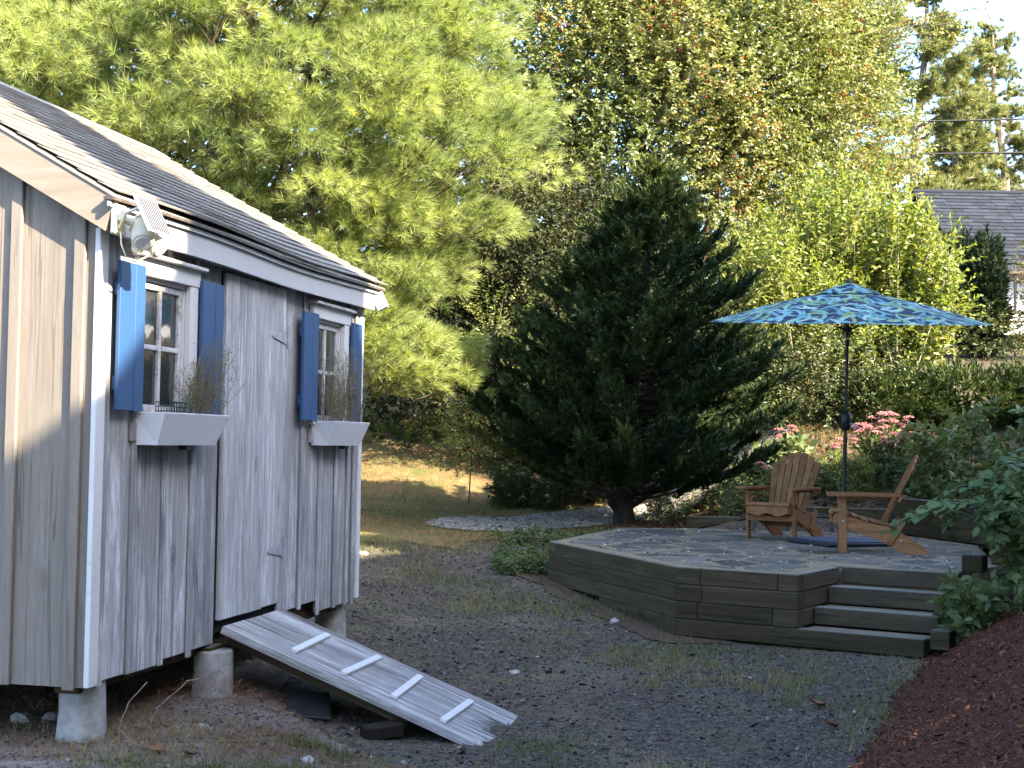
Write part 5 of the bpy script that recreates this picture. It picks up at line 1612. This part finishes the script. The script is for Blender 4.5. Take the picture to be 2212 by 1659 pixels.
sedum(3.62, 18.6, .95, .16, 5, 113, 'few tall pink blooms left of the umbrella pole')
sedum(3.15, 17.95, .66, .12, 3, 114, 'single pink blooms just above the left chair back')

def weeds(name, x, y, label, n, h, w, d, seed, mat='weed', size=.06, M_=10, stems=True, catg='weed', bloom=0, bend=.25, group=None, aspect=.5, branch=2, rz=0):
    r = np.random.default_rng(seed)
    root = empty(name, (x, y, g(x, y)), 0, label, catg, group)
    st = MB(); P = []; D = []; L = []; tt = []; B = []
    for i in range(n):
        bx, by = r.uniform(-1, 1) * w, r.uniform(-1, 1) * d
        gz = g(x + bx, y + by) - g(x, y)
        hh = h * r.uniform(.55, 1.1)
        top = np.array([bx + r.normal(0, bend * hh), by + r.normal(0, bend * hh), gz + hh])
        pts = curve_pts((bx, by, gz - .02), top, (0, 0, .06 * hh), 6)
        st.tube([tuple(p) for p in pts], list(np.linspace(.005, .002, 6)), 3, cap=False)
        lt = r.normal(.5, .15)
        for k_ in range(1, 6):
            for b in range(branch):
                P.append(pts[k_] + (pts[k_ - 1] - pts[k_]) * r.uniform(0, 1)); D.append((r.normal(), r.normal(), .45)); L.append(.16 * hh + .05); tt.append(lt)
        for b in range(bloom): B.append(top + r.normal(0, .05, 3) - np.array([0, 0, .04]))
    st.build('stem', MAT['stem'], root)
    V, F, t = leaf_sprays(np.array(P), np.array(D), M_, np.array(L), size, r, np.clip(np.array(tt), 0, 1), .16, aspect)
    o = link('leaves', np_mesh('leaves', V, F, MAT[mat], t), root); o['kind'] = 'stuff'
    if B:
        B = np.array(B); s = .007
        off = np.array([(-s, 0, 0), (0, 0, -s), (s, 0, 0), (0, 0, s)])
        Vv = (B[:, None] + off).reshape(-1, 3); Fv = np.arange(len(Vv)).reshape(-1, 4)
        o = link('blooms', np_mesh('blooms', Vv, Fv, MAT['white_bloom'], np.repeat(r.uniform(0, 1, len(B)), 4)), root); o['kind'] = 'stuff'
    return root
weeds('tall_weeds', 6.3, 17.5, 'tall leafy green weeds with dark stems at the right of the bank', 44, 1.15, 1.3, .7, 121, size=.135, M_=7, branch=3)
weeds('tall_weeds', 5.75, 16.4, 'shorter green weeds in front of the tall weeds, above the timber wall', 46, .7, .75, .45, 122, size=.085, M_=8, branch=3, bloom=3)
weeds('wildflowers', 4.75, 18.0, 'low wildflowers dotted with tiny white blooms behind the right chair', 60, .5, .75, .35, 123, size=.045, M_=8, bloom=4, catg='flower plant')
weeds('low_weeds', 3.4, 18.1, 'low leafy weeds with pale flecks behind the left chair', 60, .42, .8, .35, 124, size=.045, M_=8, bloom=2)
weeds('broad_leaved_plant', 3.55, 18.9, 'broad leaved dark plant behind the left chair and umbrella pole', 16, .5, .3, .2, 125, size=.16, M_=4, branch=2, catg='plant', aspect=.6)
weeds('yellow_green_plant', 4.3, 17.95, 'narrow yellow green plant glowing beside the umbrella pole', 26, .5, .2, .12, 126, mat='bush', size=.07, M_=10, catg='plant', aspect=.25)
weeds('path_shrub', .35, 21.0, 'low grey green shrub beside the gravel path left of the cedar trunk', 58, .58, .55, .35, 127, mat='hedge', size=.05, M_=10, branch=3, catg='shrub')
weeds('path_shrub', 1.05, 21.6, 'second low shrub close to the cedar trunk by the path', 40, .5, .4, .3, 128, mat='hedge', size=.05, M_=10, branch=3, catg='shrub')
weeds('corner_weeds', .12, 15.3, 'dark green ground cover at the far left corner of the patio', 46, .16, .24, .40, 129, size=.045, M_=8, branch=2)
weeds('corner_weeds', .55, 16.7, 'thin green seedlings along the patio edge below the cedar', 34, .16, .7, .35, 130, size=.05, M_=7, branch=2)
weeds('step_weeds', 3.62, 10.85, 'light green weeds growing out at the right end of the steps', 15, .34, .20, .26, 131, mat='weed', size=.105, M_=7, branch=2, bend=.5)
weeds('bank_weeds', 2.75, 19.0, 'sparse weeds on the sunlit bank between cedar and left chair', 50, .35, .9, .5, 132, size=.05, M_=8, bloom=2)
weeds('bank_weeds', 6.9, 14.6, 'leafy weeds at the top of the mulch bed behind the broad leaved shrub', 50, .95, .9, .8, 133, size=.12, M_=7, branch=3)
weeds('wood_edge_weeds', -1.2, 26.2, 'sunlit weeds at the top of the lawn along the wood edge', 80, .35, 2.2, .7, 135, mat='bush', size=.06, M_=8)

# stalks in the flower boxes
def box_stalks(s0, s1, n, h, label, seed, mat, lean):
    r = np.random.default_rng(seed)
    root = empty('dry_flower_stalks', SHED, -YAW, label, 'dried plant', 'dry plants in the flower boxes')
    st = MB(); P = []; D = []; L = []
    for i in range(n):
        s_ = r.uniform(s0, s1); x = r.uniform(.06, .15); hh = h * r.uniform(.35, 1.1)
        top = np.array([x + r.normal(.02, .05), s_ + lean * hh + r.normal(0, .07), 1.70 + hh])
        pts = curve_pts((x, s_, 1.69), top, (r.normal(0, .015), r.normal(0, .02), 0), 6)
        st.tube([tuple(p) for p in pts], [.0022, .002, .0018, .0015, .0013, .001], 3, cap=False)
        for k_ in range(2, 6):
            for b in range(2): P.append(pts[k_] + (pts[k_ - 1] - pts[k_]) * r.uniform(0, 1)); D.append((r.normal(0, .5), r.normal(0, .5), .8)); L.append(.06)
    st.build('stalk', MAT['twig'], root)
    V, F, t = leaf_sprays(np.array(P), np.array(D), 6, np.array(L), .012, r, r.uniform(.1, 1, len(P)), .15, .5)
    o = link('seed_heads', np_mesh('seed_heads', V, F, MAT[mat], t), root); o['kind'] = 'stuff'
box_stalks(.78, 1.18, 70, .42, 'dry yellow green stalks leaning from the near flower box', 141, 'dryweed', .38)
box_stalks(3.05, 3.74, 110, .52, 'thin dry upright stalks filling the far flower box', 142, 'dryweed', .0)

# broad leaved shrub leaning over the steps
def leaf_mesh():
    v = []; f = []
    n = 7
    prof = [0.0, .20, .30, .31, .24, .13, .0]
    for i in range(n):
        t = i / (n - 1); w = prof[i]
        z = -.16 * t * t
        v += [(-w, t, z + .10 * w), (0, t, z - .03), (w, t, z + .10 * w)]
    for i in range(n - 1):
        a = i * 3
        f += [(a, a + 1, a + 4, a + 3), (a + 1, a + 2, a + 5, a + 4)]
    mb = MB().add(v, f)
    me = mb.mesh('leaf', MAT['bigleaf'], smooth=True)
    return me
def broad_shrub():
    r = np.random.default_rng(151)
    bx, by = 4.75, 12.1
    bz = g(bx, by)
    root = empty('broad_leaved_shrub', (bx, by, bz), 0, 'broad leaved green shrub leaning over the patio corner and steps', 'shrub')
    me = leaf_mesh()
    st = MB(); leaves = []
    tips = [(3.05, 11.45, .92), (3.25, 11.7, 1.02), (3.45, 11.3, 1.12), (3.7, 11.5, 1.32), (3.6, 11.9, 1.22), (3.95, 11.3, 1.42), (4.1, 11.7, 1.5), (3.85, 10.9, 1.10), (4.2, 11.2, 1.3), (4.0, 10.6, .92), (4.3, 10.7, 1.12),
            (4.5, 11.4, 1.55), (4.15, 12.2, 1.45), (4.5, 12.4, 1.6), (3.95, 10.3, .75), (4.4, 10.3, .9), (4.6, 10.8, 1.3), (3.75, 11.0, .85), (3.9, 11.6, 1.0), (4.25, 10.9, .85), (4.7, 11.8, 1.65), (4.2, 11.5, 1.15), (3.55, 11.55, .98), (4.0, 11.9, 1.2), (3.8, 11.25, 1.2), (4.4, 11.0, 1.45), (4.05, 11.0, .98), (4.55, 11.1, 1.0), (4.35, 11.9, 1.25), (3.65, 11.15, .98), (4.2, 10.6, .8)]
    for i, tp in enumerate(tips):
        a = np.array([r.normal(0, .18) - .15, r.normal(0, .2) - .4, -.05])
        b = np.array(tp) - np.array([bx, by, bz])
        if tp[1] < 10.8 : a = a + np.array([-.2, -.9, g(bx - .3, by - 1.0) - bz])
        pts = curve_pts(a, b, (0, 0, .28 + r.uniform(0, .12)), 10)
        st.tube([tuple(p) for p in pts], list(np.linspace(.011, .004, 10)), 5)
        m_ = 27
        for j in range(m_):
            t = .32 + .68 * j / (m_ - 1)
            k_ = min(int(t * 9), 8); q = pts[k_] + (pts[k_ + 1] - pts[k_]) * (t * 9 - k_)
            dd = pts[k_ + 1] - pts[k_]; dd /= np.linalg.norm(dd)
            lat = np.cross(dd, [0, 0, 1]); lat /= max(np.linalg.norm(lat), .01)
            d = lat * (1 if j % 2 else -1) * r.uniform(.6, 1) + dd * r.uniform(.3, .9) + np.array([0, -.12, r.uniform(-.35, .15)])
            if j == m_ - 1: d = dd + np.array([0, 0, -.3])
            leaves.append((q + r.normal(0, .02, 3), d, r.uniform(.085, .15) * (1.05 - .35 * t * (t > .9))))
    st.build('stem', MAT['stem'], root)
    leaves = leaves[:900]
    # the 300 that show largest are single leaves; the rest, deep inside, are one mass
    order = sorted(range(len(leaves)), key=lambda i: leaves[i][0][1] + .6 * leaves[i][0][0])
    rest = MB()
    for n_, i in enumerate(order):
        q, d, s = leaves[i]
        dv = Vector(d).normalized()
        nn = Vector((r.normal(0, .35), r.normal(-.25, .3), 1)); sx = dv.cross(nn).normalized(); nz = sx.cross(dv).normalized()
        Mx = Matrix((sx, dv, nz)).transposed()
        if n_ < 290:
            o = link('leaf', me, root, tuple(q), Mx.to_euler()); o.scale = (s * r.uniform(.85, 1.1), s, s)
        else:
            rest.add([tuple(Mx @ (Vector(v.co) * s) + Vector(q)) for v in me.vertices], [tuple(p.vertices) for p in me.polygons])
    o = rest.build('inner_leaves', MAT['bigleaf'], root, smooth=True); o['kind'] = 'stuff'
broad_shrub()
weeds('vine_weeds', 4.05, 10.2, 'trailing green seedlings rooted in the upper mulch bed', 18, .26, .42, .5, 152, size=.09, M_=6, branch=2, bend=.5)
weeds('vine_weeds', 4.9, 11.2, 'dense green foliage behind the broad leaves at the right edge', 60, .75, .8, .8, 153, size=.11, M_=8, branch=3, bend=.3)

# ------------------------------------------------------------------ loose things on the ground
def rock(x, y, s, seed, label, mat='stone', flat=.6, z=None, group=None):
    r = np.random.default_rng(seed)
    bm = bmesh.new(); bmesh.ops.create_icosphere(bm, subdivisions=2, radius=1)
    for v in bm.verts:
        k_ = 1 + .22 * math.sin(3 * v.co.x + seed) * math.sin(4 * v.co.y + 2 * seed) + r.normal(0, .05)
        v.co = Vector((v.co.x * k_ * s, v.co.y * k_ * s * .8, v.co.z * k_ * s * flat))
    me = bpy.data.meshes.new('rock'); bm.to_mesh(me); bm.free(); me.materials.append(MAT[mat])
    o = link('rock', me, None, (x, y, (g(x, y) if z is None else z) + s * flat * .45), (0, 0, r.uniform(0, 6)))
    return tag(o, label, 'stone', group)
rock(.93, 12.55, .055, 1, 'pale rounded stone at the foot of the patio wall')
rock(-1.62, 7.65, .035, 2, 'small whitish stone on the soil between the near pier and the ramp')
rock(-1.02, 7.35, .045, 3, 'pale lumpy stone in the soil in front of the ramp')
rock(-2.62, 7.75, .07, 4, 'tan stone under the shed left of the near pier')
rock(-2.48, 7.85, .09, 5, 'flat grey stone under the shed beside the tan stone', flat=.35)
rock(-.75, 7.25, .05, 6, 'white fist sized stone at the lower side of the ramp')
rock(-1.62, 15.6, .07, 8, 'flat pale stone at the edge of the lawn', flat=.4)
rock(.05, 10.5, .05, 9, 'pale flat stone lying in the dark dirt path', flat=.4)
# block under the ramp, dark slab
bl = MB().box((0, 0, 0), (.24, .10, .08), None, .008).build('wood_block', MAT['bark_dark'], loc=(-.72, 8.28, g(-.72, 8.28) + .045), rot=(.1, -.05, .5))
tag(bl, 'old timber block propping the lower end of the ramp', 'block')
sb = MB().box((0, 0, 0), (.26, .30, .02), None, .004).build('dark_tile', MAT['rubber'], loc=(-1.18, 8.5, g(-1.18, 8.5) + .05), rot=(.35, .1, .2))
tag(sb, 'dark flat slab leaning in the shade under the ramp', 'slab')
def curled_leaf(x, y, s, rz, label, rx=.3):
    v = []; n = 7; pr_ = [0, .2, .34, .38, .3, .16, 0]
    for i in range(n):
        t = i / (n - 1)
        v += [(-pr_[i] * s, (t - .5) * s, .12 * s * (2 * t - 1) ** 2 + .18 * s), (0, (t - .5) * s, .10 * s * (2 * t - 1) ** 2), (pr_[i] * s, (t - .5) * s, .12 * s * (2 * t - 1) ** 2 + .16 * s)]
    f = []
    for i in range(n - 1):
        a = i * 3; f += [(a, a + 1, a + 4, a + 3), (a + 1, a + 2, a + 5, a + 4)]
    o = MB().add(v, f).build('fallen_leaf', MAT['chip_leaf'], loc=(x, y, g(x, y) + .025), rot=(rx, 0, rz), smooth=True)
    return tag(o, label, 'leaf')
curled_leaf(2.02, 9.35, .115, 1.2, 'curled tan leaf on the dark ground near the mulch')
curled_leaf(1.98, 8.75, .11, 1.9, 'reddish brown curled leaf lying just in front of the tan one')
curled_leaf(-1.72, 7.05, .10, .6, 'rusty brown leaf on the soil right of the near pier')
curled_leaf(-1.55, 7.0, .08, 2.2, 'pale curled leaf beside the rusty leaf near the pier')
for pts, lab in (([(-1.85, 7.35, .3), (-1.93, 7.3, .2), (-1.96, 7.25, .08), (-1.85, 7.15, .03), (-1.5, 6.95, .01), (-1.1, 6.8, -.0)], 'long thin bent twig arching up beside the near pier'),
                 ([(-1.55, 7.75, .3), (-1.72, 7.7, .24), (-1.85, 7.6, .12), (-1.88, 7.5, .03)], 'short arched dry twig under the shed edge'),
                 ([(-1.78, 7.3, .02), (-1.5, 7.3, .03), (-1.35, 7.38, .04), (-1.2, 7.55, .05)], 'grey forked stick lying on the soil before the ramp')):
    p3 = [(x, y, max(g(x, y), -.2) + z) for x, y, z in pts]
    q = []
    for i in range(len(p3) - 1):
        for t in np.linspace(0, 1, 5)[:-1]: q.append(tuple(np.array(p3[i]) * (1 - t) + np.array(p3[i + 1]) * t + rng.normal(0, .003, 3)))
    q.append(p3[-1])
    tag(MB().tube(q, list(np.linspace(.0038, .002, len(q))), 5).build('dry_twig', MAT['twig']), lab, 'twig')

def scatter(name, label, mat, pts, build, tint, kind='stuff'):
    pass

def blades(name, label, X, Y, h, w, tint, seed, mat='grass', lean=.5, zoff=0.0):
    r = np.random.default_rng(seed)
    n = len(X)
    Z = G(X, Y) + zoff
    base = np.stack([X, Y, Z - .005], -1)
    a = r.uniform(0, 2 * np.pi, n); u = np.stack([np.cos(a), np.sin(a), 0 * a], -1)
    b = r.uniform(0, 2 * np.pi, n); hh = h * r.uniform(.5, 1.25, n)
    ln = np.stack([np.cos(b), np.sin(b), 0 * b], -1) * (r.uniform(.1, 1, n) * lean * hh)[:, None]
    tip = base + ln + np.stack([0 * a, 0 * a, hh], -1)
    ww = (w * r.uniform(.7, 1.3, n))[:, None]
    V = np.stack([base - u * ww, base + u * ww, tip], 1).reshape(-1, 3)
    F = np.arange(len(V)).reshape(-1, 3)
    o = link(name, np_mesh(name, V, F, MAT[mat], np.repeat(np.clip(tint, 0, 1), 3)))
    return tag(o, label, kind='stuff')

sr = np.random.default_rng(201)
# lawn
n = 90000
X = sr.uniform(-3.6, 1.9, n); Y = sr.uniform(15.4, 27, n)
pr_ = np.clip(.45 + .6 * wob(X, Y, 1.1), .06, 1) * np.clip(lawn_edge(X, Y) * .8 + .8, 0, 1)
k_ = (sr.uniform(0, 1, n) < pr_) & not_patio(X, Y) & ~path_mask(X, Y)
X, Y = X[k_], Y[k_]
blades('lawn_grass', 'short patchy half dry lawn grass', X, Y, .055, .0045, np.clip(.5 + .35 * wob(X + 5, Y, 1.6) + sr.normal(0, .15, len(X)), 0, 1), 1, lean=1.0)
n = 14000
X = sr.uniform(-3.4, 1.0, n); Y = sr.uniform(15.6, 19.5, n)
k_ = (np.abs(lawn_edge(X, Y) + .1) < .35 * sr.uniform(.2, 1.6, n)) & not_patio(X, Y) & ~path_mask(X, Y)
X, Y = X[k_], Y[k_]
blades('lawn_fringe', 'ragged dry grass along the lower edge of the lawn', X, Y, .065, .005, np.clip(.7 + sr.normal(0, .15, len(X)), 0, 1), 6, lean=1.0)
# grass in the dirt and along edges
n = 120000
X = sr.uniform(-2.8, 3.2, n); Y = 6.2 + 11 * sr.uniform(0, 1, n) ** 1.2
patch = wob(X, Y, 1.5) + .5 * wob(X + 9, Y - 4, 3.1)
edge_ = np.exp(-((hill_d(X, Y) + .10) / .22) ** 2) + .8 * np.exp(-((X + .55 - .12 * (Y - 8)) / .35) ** 2) * (Y < 12) + .9 * wall_soil(X, Y)
pr_ = np.clip((patch - .25) * 1.3, 0, .95) + .6 * edge_ * np.clip(.5 + patch, 0, 1)
k_ = (sr.uniform(0, 1, n) < pr_) & not_patio(X, Y) & (hill_d(X, Y) < .12 + .1 * wob(X, Y, 3))
inramp = (((X - SHED[0]) * NX[0] + (Y - SHED[1]) * NX[1]) < 1.75) & (((X - SHED[0]) * AX[0] + (Y - SHED[1]) * AX[1]) > .9) & (((X - SHED[0]) * AX[0] + (Y - SHED[1]) * AX[1]) < 4.6)
k_ &= ~inramp
X, Y = X[k_], Y[k_]
blades('sparse_grass', 'thin dry grass growing in the dark dirt', X, Y, .06, .0034, np.clip(.66 + .3 * wob(X, Y, 2) + sr.normal(0, .2, len(X)), 0, 1), 2, lean=1.1)
# green tufts near the pier
XY = []
for (cx, cy, s, m_) in ((-1.05, 7.62, .07, 260), (-.88, 7.6, .06, 160), (-1.05, 6.98, .12, 420), (-1.35, 6.82, .08, 260), (-.95, 6.72, .10, 360), (-.55, 6.75, .09, 260), (-1.75, 6.75, .10, 180), (-.2, 7.0, .16, 220), (-.72, 6.5, .12, 260), (.15, 8.1, .12, 220), (.3, 7.6, .15, 160)):
    XY.append(np.stack([sr.normal(cx, s * 1.2, m_), sr.normal(cy, s, m_)], -1))
XY = np.concatenate(XY)
blades('grass_tufts', 'small green grass tufts on the sandy soil by the shed', XY[:, 0], XY[:, 1], .075, .0028, np.clip(sr.normal(.25, .2, len(XY)), 0, 1), 3, lean=.9)

def chips(name, label, X, Y, size, tint, seed, mat, aspect=.4, tiltv=.5, zoff=.0, Z=None):
    """small tilted four-sided flakes with thickness"""
    r = np.random.default_rng(seed)
    n = len(X)
    Z = (G(X, Y) if Z is None else Z) + zoff
    c = np.stack([X, Y, Z], -1)
    a = r.uniform(0, 2 * np.pi, n)
    u = np.stack([np.cos(a), np.sin(a), r.normal(0, tiltv, n)], -1); u /= np.linalg.norm(u, axis=1, keepdims=True)
    nrm = np.stack([r.normal(0, tiltv, n), r.normal(0, tiltv, n), np.ones(n)], -1)
    v = np.cross(nrm, u); v /= np.linalg.norm(v, axis=1, keepdims=True)
    w = np.cross(u, v)
    s = (size * r.lognormal(0, .45, n))[:, None]
    asp = (aspect * r.uniform(.6, 1.4, n))[:, None]
    top = c + w * s * asp * .45
    V = np.stack([c - u * s, c - v * s * asp, c + u * s, c + v * s * asp, top], 1).reshape(-1, 3)
    q = np.arange(n)[:, None] * 5
    F = np.concatenate([q + np.array([[0, 1, 4]]), q + np.array([[1, 2, 4]]), q + np.array([[2, 3, 4]]), q + np.array([[3, 0, 4]])], 0)
    o = link(name, np_mesh(name, V, F, MAT[mat], np.repeat(np.clip(tint, 0, 1), 5)))
    return tag(o, label, kind='stuff')
# bark mulch
n = 80000
Y = 5.0 + 8.0 * sr.uniform(0, 1, n) ** 1.15; X = sr.uniform(.6, 6.2, n)
k_ = mulch_mask(X, Y) & (X < .38 * Y + .8)
X, Y = X[k_], Y[k_]
chips('mulch_chips', 'loose red brown bark chips', X, Y, .0105, sr.beta(2, 3.2, len(X)), 11, 'chips', .32, .5, .02)
# dark crumbs of the path
n = 46000
Y = 6.2 + 10.5 * sr.uniform(0, 1, n) ** 1.2; X = sr.uniform(-2.4, 3.4, n)
k_ = not_patio(X, Y) & (hill_d(X, Y) < .05) & (np.abs(X - .02 * Y) < .40 * Y + .2)
X, Y = X[k_], Y[k_]
chips('path_crumbs', 'dark loose crumbs and small pebbles on the dirt path', X, Y, .0095, np.clip(sr.beta(1.2, 3.0, len(X)) + (sr.uniform(0, 1, len(X)) > .997) * .7, 0, 1), 12, 'pebble', .7, .4, .004)
# gravel path
n = 16000
X = sr.uniform(-1.1, 4, n); Y = sr.uniform(17.6, 22.6, n)
k_ = path_mask(X, Y); X, Y = X[k_], Y[k_]
chips('path_gravel', 'pale crushed gravel', X, Y, .013, sr.uniform(.75, 1.0, len(X)), 13, 'pebble', .75, .4, .03)
# pebbles and litter near the shed
n = 9000
X = sr.uniform(-3.2, .2, n); Y = sr.uniform(6.2, 8.6, n)
k_ = shed_soil(X, Y); X, Y = X[k_], Y[k_]
chips('soil_pebbles', 'small pebbles in the sandy soil', X, Y, .008, np.clip(sr.beta(2, 1.8, len(X)), 0, 1), 14, 'pebble', .75, .4, .012)
def straw(name, label, X, Y, L, seed, tint, z=0.012, up=.15, Z=None):
    r = np.random.default_rng(seed)
    n = len(X); a = r.uniform(0, 2 * np.pi, n)
    d = np.stack([np.cos(a), np.sin(a), r.normal(0, up, n)], -1)
    s = np.stack([-np.sin(a), np.cos(a), 0 * a], -1) * .0022
    c = np.stack([X, Y, (G(X, Y) if Z is None else Z) + z + r.uniform(0, .02, n)], -1)
    l_ = (L * r.uniform(.6, 1.2, n))[:, None]
    V = np.stack([c - d * l_ - s, c - d * l_ + s, c + d * l_ + np.array([0, 0, .002])], 1).reshape(-1, 3)
    o = link(name, np_mesh(name, V, np.arange(len(V)).reshape(-1, 3), MAT['straw'], np.repeat(np.clip(tint, 0, 1), 3)))
    return tag(o, label, kind='stuff')
n = 26000
X = sr.uniform(-3.2, 1.2, n); Y = 18 + 7 * sr.uniform(0, 1, n) ** .8
k_ = (sr.uniform(0, 1, n) < np.clip(.6 + .6 * wob(X - 3, Y, .9), 0, 1)) & ~path_mask(X, Y); X, Y = X[k_], Y[k_]
straw('pine_straw', 'orange brown pine needles fallen on the lawn', X, Y, .055, 15, sr.beta(2, 2, len(X)), .03, .3)
n = 14000
X = sr.uniform(-3.2, -.3, n); Y = sr.uniform(6.8, 10.2, n)
k_ = shed_soil(X, Y) | inramp[:1].any(); X, Y = X[shed_soil(X, Y)], Y[shed_soil(X, Y)]
heap = .18 * np.exp(-(((X + 1.72) / .28) ** 2 + ((Y - 8.25) / .35) ** 2))
straw('shed_litter', 'dry needles and leaf litter drifted under the shed', X, Y, .05, 16, sr.beta(1.6, 3, len(X)), .014, .25, Z=G(X, Y) + heap * sr.uniform(.4, 1, len(X)))
n = 2600
X = sr.uniform(.3, 5, n); Y = sr.uniform(11.6, 17.6, n)
k_ = in_poly(X, Y, np.array(INNER)); X, Y = X[k_], Y[k_]
chips('patio_litter', 'tiny leaf bits and sand on the flagstones', X, Y, .012, np.clip(sr.uniform(.4, 1.1, len(X)), 0, 1), 17, 'pebble', .5, .3, Z=np.full(len(X), .578))
n = 22000
X = sr.uniform(1.2, 6.5, n); Y = sr.uniform(16.8, 20.5, n)
k_ = not_patio(X, Y) & ~path_mask(X, Y); X, Y = X[k_], Y[k_]
chips('bank_litter', 'dark bark litter and dry leaves on the bank behind the patio', X, Y, .018, np.clip(sr.beta(1.6, 2.4, len(X)), 0, .95), 19, 'chips', .45, .5, .025)
n = 30000
X = sr.uniform(2.6, 5.7, n); Y = sr.uniform(18.0, 21, n)
k_ = ~path_mask(X, Y) & (sr.uniform(0, 1, n) < np.clip(.5 + .6 * wob(X, Y, 1.2), .1, 1)); X, Y = X[k_], Y[k_]
blades('bank_grass', 'sunlit dry grass on the bank', X, Y, .10, .005, np.clip(.6 + sr.normal(0, .2, len(X)), 0, 1), 20, lean=1.0)
n = 9000
X = sr.uniform(.2, 3.2, n); Y = sr.uniform(16.6, 20.2, n)
k_ = not_patio(X, Y) & ~path_mask(X, Y); X, Y = X[k_], Y[k_]
straw('cedar_litter', 'brown litter under the cedar', X, Y, .04, 18, sr.beta(1.5, 3.2, len(X)), .02, .3)

# ------------------------------------------------------------------ unseen dwelling behind the viewer, massed to cast the shadow edges in the yard
def UW(u, w, s): return (u * SU[0] + s * SH[0], u * SU[1] + s * SH[1], w + s * math.tan(SUN_EL))
S0 = 3.0
TE = math.tan(SUN_EL)
rzz = math.atan2(SU[1], SU[0])
dw = empty('unseen_dwelling', (S0 * SH[0], S0 * SH[1], 0), rzz, 'large unseen dwelling behind and right of the viewer, shaped to shade the yard', 'house')
# local x = u, local y = -(towards the sun) ... SH lies at -90 degrees from SU
def wing(u0, u1, wr, half, pitch, name):
    zr_ = wr + S0 * TE
    ze_ = zr_ - half * pitch
    MB().b2((u0, -half + .3, -1.5), (u1, half - .3, ze_)).build('wall', MAT['bark_pale'], dw)
    MB().prism([(-half, ze_), (half, ze_), (0, zr_)], u0, u1, axis=0).build('roof', MAT['house_shingle'], dw)
wing(5.16, 6.98, 7.4, 2.0, .78, 'a')
wing(7.50, 12.0, 7.4, 2.0, .78, 'a')
# invented slit between the two, letting one streak of sun onto the mulch
MB().prism([(-2.0, 7.4 + S0 * TE - 1.56), (2.0, 7.4 + S0 * TE - 1.56), (0, 7.4 + S0 * TE)], 6.98, 7.50, axis=0).build('roof', MAT['house_shingle'], dw)
MB().b2((6.98, 1.6, -1.5), (7.50, 1.7, 1.925 + 1.35 * TE)).build('wall', MAT['bark_pale'], dw)
MB().b2((6.98, -1.7, 2.01 + 4.65 * TE), (7.50, -1.6, 7.4 + S0 * TE - 1.56)).build('wall', MAT['bark_pale'], dw)
wing(12.0, 12.9, 8.3, 2.0, .78, 'a')
wing(12.9, 14.2, 9.4, 2.0, .78, 'a')
wing(14.2, 16.65, 11.4, 2.0, .8, 'b')
wing(16.65, 26, 6.45, 2.0, .78, 'c')
wing(-6, 4.4, 5.72, .9, .8, 'd')
# thin chimney slab and shoulder, outlined to cast the streak on the shed roof
zc = lambda w: w + S0 * TE
MB().b2((4.9, -.12, zc(7.0)), (6.05, .12, zc(11.2))).build('chimney', MAT['concrete'], dw)
MB().prism([(6.05, zc(7.2)), (8.0, zc(7.2)), (8.0, zc(7.7)), (7.2, zc(8.4)), (6.3, zc(8.9)), (6.05, zc(10.0))], -.1, .1, axis=1).build('shadow_shoulder', MAT['concrete'], dw)
# thin slab joining low wing to tall part, cut to the gable's shadow edge
MB().prism([(4.2, -1.5), (5.4, -1.5), (5.4, zc(6.7)), (5.17, zc(6.7)), (4.78, zc(6.1)), (4.55, zc(5.83)), (4.4, zc(5.72)), (4.2, zc(5.7))], -.1, .1, axis=1).build('roof', MAT['house_shingle'], dw)
